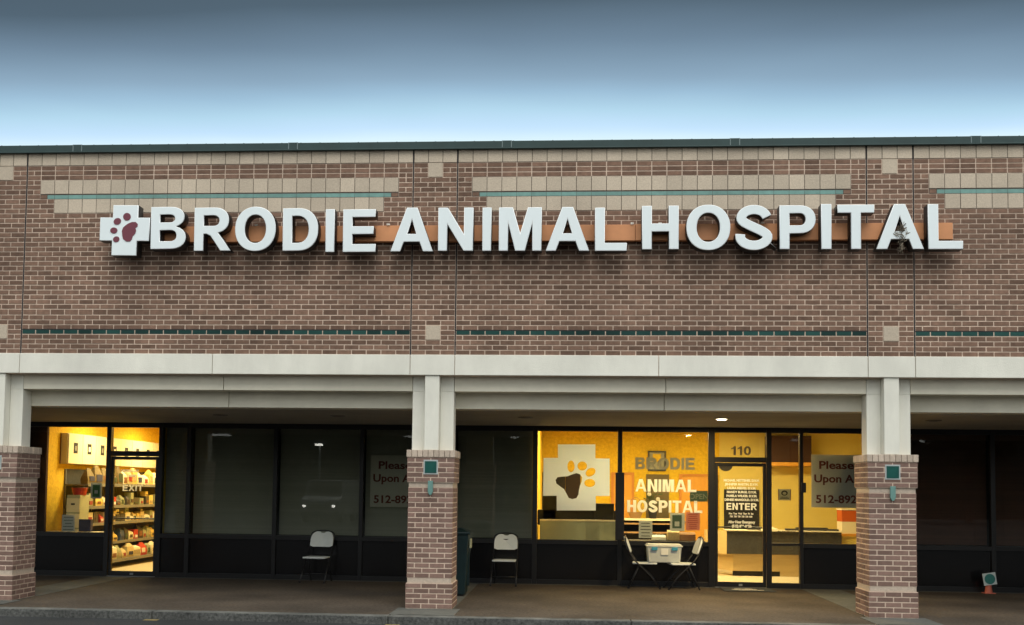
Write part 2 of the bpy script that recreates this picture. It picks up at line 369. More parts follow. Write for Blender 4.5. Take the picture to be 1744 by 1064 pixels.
def word(name, s, x0, x1, z0, h, y, m, parent, gap=.12):
    """bold capitals fitted between x0 and x1 as one part"""
    rel = {'I': .24, 'M': .98, 'O': .92, 'E': .76, 'L': .74, 'B': .82, 'R': .88, 'D': .84, 'S': .82, 'P': .80, 'T': .80, 'A': .94, 'N': .82, 'H': .82, 'X': .9, '1': .52, '0': .78}
    ws = [rel[c]*h for c in s]; tot = sum(ws)+gap*h*(len(s)-1); k = (x1-x0)/tot
    x = x0; loops = []; STROKE[0], STROKE[1] = .255, .20
    for c, w_ in zip(s, ws):
        for lp in glyph(c, w_*k, h): loops.append([(px+x, pz+z0) for px, pz in lp])
        x += (w_+gap*h)*k
    STROKE[0], STROKE[1] = .205, .165
    o = flat(name, loops, m, .002, parent); o.location = (0, y, 0)
    return o

# ================================================================== THE SETTING
S = 4.12                    # glass line of the shopfront
g = MB(); g.add([(-400, -400, -.10), (400, -400, -.10), (400, 400, -.10), (-400, 400, -.10)], [(0, 1, 2, 3)])
tag(g.build('parking_lot', ASPH), kind='structure')
g = MB(); g.box(-12.6, 12.6, -.70, S+.05, -.098, 0); walk = g.build('walkway', WALK); tag(walk, kind='structure')
g = MB(); 
x = -12.6
while x < 12.5:
    L_ = 3.05; g.box(x+.004, x+L_-.004, -.885, -.704, -.15, .003); x += L_
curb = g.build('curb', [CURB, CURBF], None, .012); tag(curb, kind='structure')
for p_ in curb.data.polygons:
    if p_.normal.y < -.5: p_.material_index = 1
g = MB()
for k in range(-2, 3):
    X = 6.096*k; g.box(X-.31, X+.33, -.70, S-.06, .0, .004)
    g.box(X-.42, X+.42, -.70, 0.05, .001, .007)
g.box(-12.5, 12.5, S-.11, S-.05, .0, .0035)
tag(g.build('concrete_strip', CONC), kind='structure')
g = MB()
for X in (-3.43, -.33, 2.9):
    g.box(X-.09, X+.09, -1.0, -.90, -.100, -.096)
pm = g.build('parking_paint_mark', PAINT); tag(pm, kind='structure')

# ================================================================== THE BUILDING
bld = tag(empty('shopping_strip_building', (0, 0, 0)), 'brown brick and white stucco shopping strip with colonnade, dark glass shopfront and green roof edge', 'building')
U = .2032; C = .0677
Z0 = 3.43                    # top of stucco beam, bottom of brick
ZT = 6.245
JX = sorted([6.096*k+d for k in range(-2, 3) for d in (-.3048, .3048)])
EX = 12.6
def sub(iv, ex):
    r = []
    for a, b in iv:
        cur = [(a, b)]
        for c, d in ex:
            nx = []
            for p_, q in cur:
                if d <= p_ or c >= q: nx.append((p_, q))
                else:
                    if c > p_: nx.append((p_, c))
                    if d < q: nx.append((d, q))
            cur = nx
        r += cur
    return r
wallb = MB(); jointb = MB()
segs = []
e = [-EX]+JX+[EX]
for a, b in zip(e[:-1], e[1:]):
    segs.append((a, b, (b-a) < .7))
mw = .0073
def brick_row(mb, a, b, z, off, ex, xo=None, hh=C):
    x0 = (a if xo is None else xo) - (U/2 if off else 0)
    x = x0
    while x < b-.005:
        p_, q = max(x, a), min(x+U, b)
        if q-p_ > .03:
            for u, v in sub([(p_, q)], ex):
                if v-u > .025:
                    j = random.uniform(-.0012, .0012)
                    mb.box(u+mw, v-mw, j, .02, z+mw, z+hh-mw)
        x += U
nrows = int((ZT-Z0)/C)
for a, b, strip in segs:
    a2, b2 = a+.008, b-.008
    full = not strip and b-a > 5
    edge = not strip and not full
    left_bay = a < -6.5 and not strip
    greenb = MB(); tealb = MB(); tileb = MB(); tileb2 = MB(); tileb3 = MB()
    if not strip:
        A = a if a > -EX+.1 else a-5.2; B = b if b < EX-.1 else b+5.2
        t2 = (max(A+U, -EX), min(B-U, EX)); t3 = (max(A+2*U, -EX), min(B-2*U, EX)); te = (max(A+1.5*U, -EX), min(B-1.5*U, EX))
    for i in range(nrows+1):
        z = Z0+i*C
        if z > ZT-.02: break
        ex = []
        zc = z+C/2
        if strip:
            xm = (a+b)/2
            if 3 <= i <= 5: ex.append((xm-U/2, xm+U/2))
            if 36 <= i <= 38: ex.append((xm-U/2, xm+U/2))
        else:
            if 29 <= i <= 31: ex.append(t3)
            if i == 32: ex.append(te)
            if 33 <= i <= 35: ex.append(t2)
        if i >= 39: ex.append((a, b))
        if i == 4 and not strip:
            brick_row(greenb, a2, b2, z, False, [], a); continue
        if not strip and 36 <= i <= 38:
            brick_row(wallb, a2, t2[0], z, i % 2 == 1, ex, a); brick_row(wallb, t2[0], t2[1], z, False, ex, t2[0]); brick_row(wallb, t2[1], b2, z, i % 2 == 0, ex, t2[1]-U/2*0)
        else:
            brick_row(wallb, a2, b2, z, i % 2 == 1, ex, a)
    def tiles(mb, x0, x1, z, h, y=-.004):
        n = max(1, round((x1-x0)/U)); 
        for k in range(n):
            j = random.uniform(-.0015, .0015)
            mb.box(x0+k*(x1-x0)/n+.004, x0+(k+1)*(x1-x0)/n-.004, y+j, .02, z+.004, z+h-.004)
    if strip:
        xm = (a+b)/2
        tileb2.box(xm-U/2+.003, xm+U/2-.003, -.006, .02, Z0+3*C+.003, Z0+6*C-.003)
        tileb3.box(xm-U/2+.003, xm+U/2-.003, -.006, .02, Z0+36*C+.003, Z0+39*C-.003)
    else:
        tiles(tileb2, *t3, Z0+29*C, 3*C); tiles(tileb3, *t2, Z0+33*C, 3*C); 
        n = round((te[1]-te[0])/U)
        tealb.box(te[0]+.003, te[0]+U/2-.003, .0, .02, Z0+32*C+.003, Z0+33*C-.012)
        for k in range(n-1): 
            x = te[0]+U/2+k*U; tealb.box(x+.002, x+U-.002, .0, .02, Z0+32*C+.003, Z0+33*C-.012)
        tealb.box(te[1]-U/2+.003, te[1]-.003, .0, .02, Z0+32*C+.003, Z0+33*C-.012)
    tiles(tileb, a2, b2, Z0+39*C, ZT-Z0-39*C+.03)
    for mb_, nm_, m_ in ((greenb, 'green_brick_course', DKGREEN), (tealb, 'teal_tile_band', TEAL), (tileb, 'tan_tile_band', TILE), (tileb2, 'tan_tile' if strip else 'tan_tile_band', TILE), (tileb3, 'tan_tile' if strip else 'tan_tile_band', TILE)):
        if mb_.v: mb_.build(nm_, m_, bld, .003 if m_ is TILE else 0)
for X in JX:
    jb = MB(); jb.box(X-.0085, X+.0085, -.0005, .02, Z0, ZT); jb.build('control_joint', JOINT, bld)
# dark strip painted as a shadow gap over the green and teal courses
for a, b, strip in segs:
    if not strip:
        jb = MB(); jb.box(a+.007, b-.007, .0015, .02, Z0+5*C-.006, Z0+5*C+.005); jb.build('painted_shadow_gap', JOINT, bld)
wallb.build('brick_facing', BRICK, bld)
tm = MB()      # dark grout behind the tiles
for a, b, strip in segs:
    if not strip:
        A = a if a > -EX+.1 else a-5.2; B = b if b < EX-.1 else b+5.2
        tm.box(max(A+U, -EX)-.002, min(B-U, EX)+.002, .003, .02, Z0+32*C, Z0+36*C); tm.box(max(A+2*U, -EX)-.002, min(B-2*U, EX)+.002, .003, .0195, Z0+29*C, Z0+32*C)
tm.box(-EX, EX, .003, .02, Z0+39*C, ZT)
tm.build('tile_grout', mat('dark_grout', (.12, .10, .085), .9, noise=.2), bld)
box('parapet_wall', MORTAR, bld, -EX, EX, .0045, .30, Z0-.28, ZT)
# coping
cp_ = empty('coping'); cp_.parent = bld
q = MB(); q.box(-EX-.05, EX+.05, -.055, .36, ZT, ZT+.105); q.box(-EX-.05, EX+.05, -.062, -.02, ZT-.004, ZT+.012)
x = -EX
while x < EX:
    q.cyl((x, -.02, ZT+.105), .012, .012, 8); x += .268
q.build('coping_cap', COPING, cp_, .004)
for xs in (-5.05, -1.98, .98, 4.05, 7.2, 10.25, -8.1, -11.15):
    q = MB(); q.box(xs-.056, xs+.056, -.0575, .36, ZT+.014, ZT+.108); q.build('coping_cover_plate', COPING, cp_)
    for dx in (-.062, .062): q = MB(); q.box(xs+dx-.006, xs+dx+.006, -.0585, .36, ZT+.014, ZT+.109); q.build('coping_seam', SEAM, cp_)
# stucco beam in three steps
def beamseg(y0, y1, z0, z1, name, m, xs):
    q = MB()
    for a, b in xs:
        q = MB(); q.box(a+.004, b-.004, y0, y1, z0, z1); q.build(name, m, bld, .006)
step1 = [(-EX, -12.4968)] + [(a, b) for a, b in zip(JX[:-1], JX[1:])] + [(12.4968, EX)]
seg1 = []
for a, b in step1:
    if b-a > 5: seg1 += [(a, (a+b)/2), ((a+b)/2, b)]
    else: seg1.append((a, b))
beamseg(-.022, .140, 3.152, Z0, 'front_beam', STUCCO, seg1)
inner = []
for k in range(-2, 2):
    a = 6.096*k+.285; b = 6.096*(k+1)-.285; m_ = a+(b-a)*.52; inner += [(a, m_), (m_, b)]
inner = [(-EX, -12.192-.285)] + inner + [(12.192+.285, EX)]
beamseg(.145, .390, 2.945, 3.42, 'middle_beam', STUCCO2, inner)
beamseg(.395, .70, 2.725, 3.42, 'inner_beam', STUCCO2, [(a-(.1 if abs((a+.285*0)%6.096-.285)<.01 else 0), b+(.1 if abs(b%6.096-5.811)<.01 else 0)) for a, b in inner])
# soffit with lamps
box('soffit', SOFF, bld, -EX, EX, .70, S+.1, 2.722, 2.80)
box('soffit_edge_trim', FRAME, bld, -EX, EX, S-.03, S+.08, 2.690, 2.7215)
# roof slab and rear so that the building has volume
box('roof', GREY, bld, -EX, EX, .301, 12, 3.7, 3.9)
box('end_wall', BRICK, bld, -EX-.02, -EX+.10, .31, 12, 0, 3.699); box('end_wall', BRICK, bld, EX-.10, EX+.02, .31, 12, 0, 3.699)
box('rear_wall', MORTAR, bld, -EX+.1, EX-.1, 11.8, 12, 0, 3.69)

# ------------------------------------------------------------------ piers
def make_pier(X):
    p_ = empty('pier', (X, 0, 0)); p_.parent = bld
    hw = .3048; dp = .62
    bm_ = MB(); mo = MB(); cp = MB()
    def ring(z0, n, pr, odd0=0):
        for i in range(n):
            z = z0+i*C; o = (i+odd0) % 2
            for face in range(4):
                Lx = 2*(hw+pr) if face in (0, 2) else dp+2*pr
                full = U*(Lx/(3*U))
                xs = [0]
                x = full*(1.0 if not o else .5)
                while x < Lx-.02: xs.append(x); x += full
                xs.append(Lx)
                for a, b in zip(xs[:-1], xs[1:]):
                    a_, b_ = a+(0 if a == 0 else mw), b-(0 if b == Lx else mw)
                    if b_-a_ < .02: continue
                    j = random.uniform(-.001, .001)
                    zz0, zz1 = z+mw, z+C-mw
                    if face == 0: bm_.box(-hw-pr+a_, -hw-pr+b_, -pr+j, -pr+.05, zz0, zz1)
                    if face == 2: bm_.box(-hw-pr+a_, -hw-pr+b_, dp+pr-.05, dp+pr+j, zz0, zz1)
                    if face == 1: bm_.box(hw+pr-.05, hw+pr+j+.0006, -pr+a_+.001, -pr+b_-.001, zz0+.0002, zz1-.0002)
                    if face == 3: bm_.box(-hw-pr-j-.0006, -hw-pr+.05, -pr+a_+.001, -pr+b_-.001, zz0+.0002, zz1-.0002)
        mo.box(-hw-pr+.004, hw+pr-.004, -pr+.004, dp+pr-.004, z0, z0+n*C)
    z = .006
    ring(z, 5, .012); z += 5*C
    band0 = z; z += C
    ring(z, 18, .0, 1); z += 18*C
    band1 = z; z += C
    ring(z, 5, .016, 1); z += 5*C
    b = bm_.build('brick_facing', PIERBRICK, p_, .002); b2 = mo.build('mortar_core', MORTAR, p_)
    for z_ in (band0, band1):
        bd = MB(); bd.box(-hw+.006, hw-.006, .006, dp-.006, z_, z_+C); bd.build('recessed_band', CAPT, p_, .004)
    n = 9; W_ = 2*(hw+.028)
    for i in range(n): cp.box(-W_/2+i*W_/n+.003, -W_/2+(i+1)*W_/n-.003, -.028, .09, z+.002, z+.098)
    for sgn in (-1, 1):
        for i in range(8):
            y0 = .0925+i*(dp+.028-.0925)/8; xx = sorted((sgn*W_/2, sgn*(W_/2-.09))); cp.box(xx[0]+(.0005), xx[1]-.0005, y0+.003, y0+(dp+.028-.0925)/8-.003, z+.0025, z+.0975)
    cp.box(-W_/2+.091, W_/2-.091, .091, dp+.02, z+.003, z+.096)
    cp.build('cap_course', CAPT, p_, .004)
    # stucco column above
    zc = z+.098
    q = MB(); q.box(-.098, .098, 0, .20, zc, 3.149); q.build('pilaster', STUCCO, p_, .008)
    q = MB(); q.box(-.285, -.1, .146, .392, zc, 2.941); q.box(.1, .285, .146, .392, zc, 2.941); q.box(-.099, .099, .201, .391, zc, 2.94)
    q.box(-.284, -.1, .147, .389, 2.9415, 3.149); q.box(.1, .284, .147, .389, 2.9415, 3.149)
    q.build('stucco_column', STUCCO, p_, .006)
    zt = 1.905
    q = MB(); q.box(-.098, .098, -.020, -.0, zt-.098, zt+.098); q.build('tile_frame', TILEFRAME, p_, .002)
    q = MB(); q.box(-.080, .080, -.026, -.0202, zt-.080, zt+.080); q.build('green_tile', GREENTILE, p_, .003)
    q = MB(); q.prism([(-.034, 1.72), (-.034, 1.57), (-.012, 1.53), (.012, 1.53), (.034, 1.57), (.034, 1.72)], -.030, .004); q.build('teal_tile', TEAL, p_, .002)
    return p_
for k in range(-2, 3): make_pier(6.096*k)

# ------------------------------------------------------------------ shopfront
H = 2.69; SILL = .765
sf = MB()          # the aluminium grid
def vbar(x0, x1, z0=0, z1=H, y0=S-.055, y1=S+.055): sf.box(x0, x1, y0, y1, z0, z1)
def hbar(x0, x1, z0, z1, y0=S-.05, y1=S+.05): sf.box(x0+.001, x1-.001, y0, y1, z0, z1)
V = [(-12.6, -12.5), (-11.1, -11.02), (-9.4, -9.32), (-7.98, -7.90), (-6.335, -6.255), (-5.385, -5.315), (-4.875, -4.80), (-3.315, -3.245), (-1.782, -1.715), (-.16, -.09),
     (1.240, 1.322), (2.702, 2.778), (4.245, 4.350), (5.222, 5.305), (5.775, 5.835), (7.20, 7.27), (8.925, 9.000), (10.6, 10.67), (12.5, 12.6)]
for a, b in V: vbar(a, b)
zones = []
for (a0, a1), (b0, b1) in zip(V[:-1], V[1:]):
    zones.append((a1, b0))
DOORS = [(-6.255, -5.385), (4.350, 5.222)]
for a, b in zones:
    hbar(a, b, H-.055, H); 
    if (a, b) in DOORS: hbar(a, b, 2.105+.02, 2.215)
    elif abs(a-5.305) < .01: hbar(a, b, .72, .765); hbar(a, b, .0, .09)
    else: hbar(a, b, SILL-.075, SILL, S-.062, S+.05); hbar(a, b, 0, .085)
sf.build('shopfront_frame', FRAME, bld, .003)
a_ = at(1048, 860, S-.06).x; b_ = at(1063, 860, S-.06).x; box('mullion_cover', FRAME, bld, a_, b_, S-.085, S-.0555, .77, 1.93, bevel=.004)
q = MB()
for a, b in zones:
    if (a, b) in DOORS or abs(a-5.305) < .01: continue
    q = MB(); q.box(a, b, S-.018, S+.03, .0851, SILL-.0751); q.build('base_panel', SPAND, bld)
def blinds(a, b, m, parent):
    q = MB(); z = SILL+.01
    while z < H-.06:
        q.obox(((a+b)/2, S+.115, z+.012), ((b-a)/2-.012, 0, 0), (0, .0035, .0125), (0, -.0006, .0002)); z += .0215
    for xx in (a+(b-a)*.12, a+(b-a)*.88): q.box(xx-.0012, xx+.0012, S+.106, S+.108, SILL+.01, H-.06)
    q.box(a+.01, b-.01, S+.10, S+.135, H-.075, H-.058)
    return q.build('blind', m, parent)
win = {}
for a, b in zones:
    if (a, b) in DOORS:
        t_ = empty('transom_window'); t_.parent = bld; win[round(a, 2)] = t_
        box('pane', GLASS, t_, a, b, S-.004, S+.004, 2.2151, H-.0551)
        continue
    side = abs(a-5.305) < .01
    w_ = empty('window'); w_.parent = bld; win[round(a, 2)] = w_
    dark = (-5.4 < a < 1.24) or a > 7.2 or a < -8.5
    if side:
        box('pane', GLASS, w_, a, b, S-.004, S+.004, .766, H-.0551); box('lower_pane', GLASS, w_, a, b, S-.004, S+.004, .091, .7195)
    else:
        box('pane', TINT if dark else GLASS, w_, a, b, S-.004, S+.004, SILL+.0005, H-.0551)
    if dark: blinds(a, b, BLINDR if a > 7 else BLIND, w_)
def door(a, b, handle_right):
    d_ = empty('door', ((a+b)/2, S, 0)); d_.parent = bld; hw = (b-a)/2-.006
    q = MB(); st = .05
    q.box(-hw, -hw+st, -.025, .025, .012, 2.118); q.box(hw-st, hw, -.025, .025, .012, 2.118)
    q.box(-hw+st, hw-st, -.0245, .0245, .012, .095); q.box(-hw+st, hw-st, -.0245, .0245, 2.06, 2.118)
    q.build('door_frame', FRAME, d_, .002)
    box('pane', GLASS, d_, -hw+st, hw-st, -.003, .003, .0951, 2.0599)
    s = 1 if handle_right else -1
    q = MB(); q.tube([(s*(hw-.03), -.025, .92), (s*(hw-.03), -.075, .95), (s*(hw-.03), -.075, 1.18), (s*(hw-.03), -.025, 1.21)], .011)
    q.tube([(-hw+.05, .055, 1.02), (hw-.05, .055, 1.02)], .012)
    q.build('handle', FRAME, d_)
    q = MB(); q.box(-.03, .03, -.034, -.0251, .03, .065); q.build('floor_bolt', STEEL, d_)
    return d_
door1 = door(-6.255, -5.385, False); door2 = door(4.350, 5.222, True)
# threshold plates
box('threshold', STEEL, bld, -6.25, -5.39, S-.10, S+.06, .0045, .011); box('threshold', STEEL, bld, 4.355, 5.217, S-.10, S+.06, .0045, .011)
# little intercom box on the mullion right of the sidelight
q = MB(); p0 = at(1368, 823, S-.06); p1 = at(1374, 838, S-.06); q.box(5.79, 5.87, S-.10, S-.0555, p1.z, p0.z+.02); q.build('keypad', FRAME, bld, .006)

# ------------------------------------------------------------------ rooms behind the glass
YB = 8.5; ZC = 2.95
def room_box(nm, m, *b): return box(nm, m, bld, *b)
room_box('interior_floor', IFLOOR, -12.4, 12.4, S+.06, 9.6, -.09, .002)
room_box('interior_ceiling', ICEIL, -12.4, 12.4, S+.06, 9.6, ZC, ZC+.05)
# shop room
room_box('interior_wall', YWALL, -7.62, -7.50, S+.16, 9.5, .003, ZC-.001)
room_box('interior_wall', YWALL, -7.49, -5.301, 9.5, 9.58, .003, ZC-.001)
room_box('interior_wall', BRWALL, -7.9, -7.501, S+.09, S+.155, .003, ZC-.001)
room_box('interior_wall', YWALL, -5.382, -5.305, S+.056, 9.55, .003, ZC-.001)
# partition behind the blinds
room_box('interior_wall', BLACK, -5.21, 1.22, S+.6, S+.68, .003, ZC-.001)
# lobby
room_box('interior_wall', YWALL, 1.225, 1.30, S+.14, YB, .003, ZC-.001)
room_box('interior_wall', YWALL, 1.22, 5.05, YB, YB+.1, .003, ZC-.001)
room_box('interior_wall', YPALE, 5.051, 8.6, YB-.002, YB+.1, .003, ZC-.001)
room_box('interior_wall', YPALE, 8.4, 8.46, S+.69, YB-.01, .003, ZC-.001)
room_box('interior_wall', YPALE, 7.21, 7.28, S+.14, S+.599, .003, ZC-.001)
room_box('interior_wall', BLACK, 7.20, 12.4, S+.6, S+.68, .003, ZC-.001)

# ceiling lights of the rooms (fixtures with lamps in them)
def room_light(x, y, e, sx_=.55, col=(1, .80, .42), label=''):
    f = empty('ceiling_light', (x, y, ZC)); tag(f, label, 'ceiling light', 'light panels on the shop ceilings')
    q = MB(); q.box(-sx_, sx_, -.28, .28, -.05, -.001); q.build('fixture_body', CREAM, f, .004)
    q = MB(); q.box(-sx_+.03, sx_-.03, -.25, .25, -.056, -.051); q.build('diffuser', PANEL_E, f)
    ld = bpy.data.lights.new('lamp', 'AREA'); ld.shape = 'RECTANGLE'; ld.size = sx_*2; ld.size_y = .5; ld.energy = e*1.18; ld.color = col
    lo = bpy.data.objects.new('lamp', ld); COL.objects.link(lo); lo.parent = f; lo.location = (0, 0, -.065)
room_light(-6.35, 5.6, 80, label='light panel on the ceiling just inside the EXIT door, nearest the glass')
room_light(-6.35, 7.9, 80, label='light panel deep in the shop room behind the EXIT door, over the shelves')
room_light(2.2, 5.7, 85, label='light panel over the waiting corner behind the window with the paw cross')
room_light(3.65, 5.9, 115, label='light panel over the counter behind the window lettered ANIMAL HOSPITAL')
room_light(5.6, 6.1, 80, label='light panel above the reception desk behind the ENTER door')

# ------------------------------------------------------------------ soffit lamps
def downlight(x, y, lit, label):
    f = empty('recessed_downlight', (x, y, 2.722)); tag(f, label, 'ceiling lamp', 'round lamps in the walkway ceiling')
    q = MB(); n = 28
    vs = []; fs = []
    for r_, z in ((.115, 0), (.115, -.012), (.085, -.012), (.085, 0)):
        vs += [(r_*math.cos(2*math.pi*k/n), r_*math.sin(2*math.pi*k/n), z) for k in range(n)]
    for j in range(3):
        for k in range(n): fs.append((j*n+k, j*n+(k+1) % n, (j+1)*n+(k+1) % n, (j+1)*n+k))
    q.add(vs, fs); q.build('trim_ring', CREAM if lit else OFFLAMP, f)
    q = MB(); q.cyl((0, 0, -.020), .060, .019, 24, .083); q.build('lens', LAMP_E if lit else OFFLAMP, f)
    if lit:
        ld = bpy.data.lights.new('lamp', 'AREA'); ld.shape = 'DISK'; ld.size = .12; ld.energy = 90; ld.color = (1, .74, .36)
        lo = bpy.data.objects.new('lamp', ld); COL.objects.link(lo); lo.parent = f; lo.location = (0, 0, -.03)
def onz(x, y, Z):
    r = ray(x, y); return Vector((CX, CY, CZ)) + r*((Z-CZ)/r.z)
p_ = onz(1229, 712, 2.722); YL = p_.y
downlight(p_.x, YL, True, 'lit round lamp in the walkway ceiling, above the 110 transom')
for px_, lb in ((375, 'unlit round lamp in the walkway ceiling near the EXIT door'), (575, 'unlit round lamp in the walkway ceiling above the lone left chair'),
                (895, 'unlit round lamp in the walkway ceiling above the paw cross window'), (1590, 'unlit round lamp in the walkway ceiling right of the right-hand pier')):
    downlight(at(px_, 712, YL).x, YL, False, lb)

# ================================================================== THE BIG SIGN
sign = tag(empty('shop_sign', (1.5, -.15, 4.78)), 'large white channel letters BRODIE ANIMAL HOSPITAL on an orange raceway across the brick wall', 'sign')
def sgn(o): o.location = Vector(o.location) - Vector((1.5, -.15, 4.78)); return o
LT = [('B',-3.865,-3.374,4.816,5.399),('R',-3.258,-2.753,4.790,5.387),('O',-2.693,-2.130,4.785,5.396),('D',-2.032,-1.545,4.787,5.372),('I',-1.444,-1.320,4.769,5.355),('E',-1.207,-0.758,4.769,5.352),
      ('A',-0.558,0.016,4.775,5.371),('N',0.084,0.557,4.781,5.368),('I',0.679,0.800,4.779,5.367),('M',0.900,1.472,4.779,5.367),('A',1.528,2.103,4.777,5.368),('L',2.179,2.601,4.775,5.357),
      ('H',2.800,3.283,4.793,5.377),('O',3.380,3.955,4.780,5.389),('S',4.015,4.503,4.778,5.385),('P',4.592,5.058,4.792,5.374),('I',5.128,5.262,4.790,5.389),('T',5.338,5.811,4.790,5.378),('A',5.832,6.437,4.788,5.382),('L',6.492,6.935,4.786,5.379)]
tilt = {0: .9, 1: .6, 3: .8, 4: .9, 5: .4, 14: -.5, 12: .5}
for i, (ch, x0, x1, z0, z1) in enumerate(LT):
    bv = .007
    lo = [[(a+bv, b+bv) for a, b in lp] for lp in glyph(ch, x1-x0-2*bv, z1-z0-2*bv)]
    # glyph shapes are drawn inset so that the trim bevel brings them to full size
    o = flat('letter', lo, LFACE, .165, sign, LSIDE, LTRIM, bv)
    o.location = (x0, -.1975, z0); sgn(o)
    o.rotation_euler.y = R(tilt.get(i, 0))*-.5
q = MB(); q.box(-3.80, 2.72, -.108, -.012, 4.955, 5.172); q.box(2.725, 6.87, -.106, -.012, 4.957, 5.178)
sgn(q.build('raceway', RACE, sign, .004))
q = MB()
for x in (-2.45, -.62, .30, 1.95, 2.68, 3.05, 4.4, 6.60, -1.7, 5.0):
    q.box(x-.022, x+.022, -.125, -.10, 5.176, 5.196)
sgn(q.build('mounting_clip', VINYL, sign))

cross = tag(empty('cross_sign', (-4.25, -.15, 4.74)), 'white cross shaped sign box with a maroon paw print, left of the big letters', 'sign')
def crossloop(x0, x1, x2, x3, z0, z1, z2, z3): return [(x1, z0), (x2, z0), (x2, z1), (x3, z1), (x3, z2), (x2, z2), (x2, z3), (x1, z3), (x1, z2), (x0, z2), (x0, z1), (x1, z1)]
pc = lambda x, y: at(x, y, -.28)
a = pc(169, 411); b = pc(255, 371); c = pc(190, 436); d = pc(234.5, 350)
zb, zt = c.z, d.z; z1_, z2_ = a.z, b.z
lp = crossloop(a.x+.007, pc(191, 390).x+.007, pc(234, 390).x-.007, b.x-.007, zb+.007, z1_+.007, z2_-.007, zt-.007)
o = flat('cross_box', [[(x-(-4.25), z-4.74) for x, z in lp]], LFACE, .165, cross, LSIDE, LTRIM, .007); o.location = (0, -.0475, 0)
o.rotation_euler.y = R(.7)
def blob(cx, cz, rx, rz, ang, n=20):
    r = []
    for k in range(n):
        t = 2*math.pi*k/n; x = rx*math.cos(t); z = rz*math.sin(t); A = R(ang)
        r.append((cx+x*math.cos(A)-z*math.sin(A), cz+x*math.sin(A)+z*math.cos(A)))
    return r
# paw print traced as blobs: zoom 5.813, origin (150,330)
def pw(x, y): v = pc(150+x/5.813, 330+y/5.813); return (v.x+4.25, v.z-4.74)
pad = [(400, 300), (440, 285), (475, 285), (495, 305), (492, 330), (472, 345), (478, 370), (470, 400), (445, 425), (435, 460), (415, 478), (380, 478), (350, 455), (342, 420), (338, 375), (350, 340), (375, 318)]
lps = [[pw(x, y) for x, y in pad]]
for cx_, cy_, rx, rz, an in ((388, 233, 40, 40, 60), (293, 279, 40, 34, 25), (258, 369, 38, 32, 0), (282, 456, 34, 30, 20)):
    v = pw(cx_, cy_); k = 1/5.813/129
    lps.append(blob(v[0], v[1], rx*k, rz*k, an))
o = flat('paw_print', lps, MAROON, .006, cross); o.location = (0, -.140, 0)

# birds' nest caught in the second-to-last letter
nest = MB(); v = at(1533, 396, -.22)
random.seed(3)
for i in range(150):
    t = random.random(); zz = v.z + .10 - t*.36; wd = .012+.07*max(0, 1-abs(t-.38)*3.0)
    cx_ = v.x+random.gauss(0, wd*.6); cy_ = v.y+random.uniform(-.09, .03)
    d = Vector((random.uniform(-1, 1), random.uniform(-.4, .4), random.uniform(-1.3, .9))).normalized()*random.uniform(.015, .05)
    nest.tube([Vector((cx_, cy_, zz))-d, Vector((cx_+random.uniform(-.01, .01), cy_, zz)), Vector((cx_, cy_, zz))+d], random.uniform(.002, .0065), 4)
tag(nest.build('bird_nest', TWIG), 'ragged twig nest stuck in the A of the last word, strands hanging below', 'nest')

# ================================================================== GLASS LETTERING AND DECALS (parts of the windows)
YD = S-.0065
W1 = win[1.32]; W2 = win[2.78]; W3 = win[4.35]; WS = win[5.3] if 5.3 in win else win[5.31]; W4 = win[5.84] if 5.84 in win else win[5.83]
def ds(x, y): v = at(x, y, S); return (v.x, v.z)
def dz(x, y): return ds(910+x/7.6, 740+y/7.6)
outer = [dz(*p) for p in ((290, 975), (795, 975), (795, 788), (975, 788), (975, 305), (790, 300), (790, 120), (305, 120), (305, 295), (120, 295), (112, 785), (290, 785))]
padp = [dz(*p) for p in ((275, 580), (300, 545), (350, 538), (430, 532), (490, 508), (545, 492), (590, 505), (618, 545), (612, 600), (592, 650), (580, 700), (570, 770), (545, 815), (490, 828), (445, 812), (415, 755), (385, 700), (330, 660), (285, 625))]
toes = []
for cx_, cy_, rx, rz, an in ((475, 405, 46, 76, 0), (620, 400, 62, 58, 0), (728, 480, 68, 50, -35+70), (717, 620, 70, 52, 0)):
    v = dz(cx_, cy_); k = 1/7.6/98.3; toes.append(blob(v[0], v[1], rx*k, rz*k, an))
DEC = vinyl('frosted_vinyl', (.92, .97, 1.0), .48)
o = flat('cross_decal', [outer, padp]+toes, DEC, .002, W1); o.location = (0, YD, 0)
for s, xa, xb, yt, yb, m_ in (('BRODIE', 1082, 1183, 779, 798, VINYLG), ('ANIMAL', 1082, 1186, 816, 836, VINYL), ('HOSPITAL', 1068, 1196, 852, 871, VINYL)):  # BRODIE greyed in its colour for the weaker light on the top word
    a = ds(xa, yb); b = ds(xb, yt); word('window_lettering', s, a[0], b[0], a[1], b[1]-a[1], YD, m_, W2, .10)
a = ds(1262, 774)
b = ds(1279, 759); a = ds(1245, 774); word('street_number', '110', a[0], b[0], a[1], b[1]-a[1], YD, mat('number_vinyl', (.17, .14, .08), .6), W3, .16)
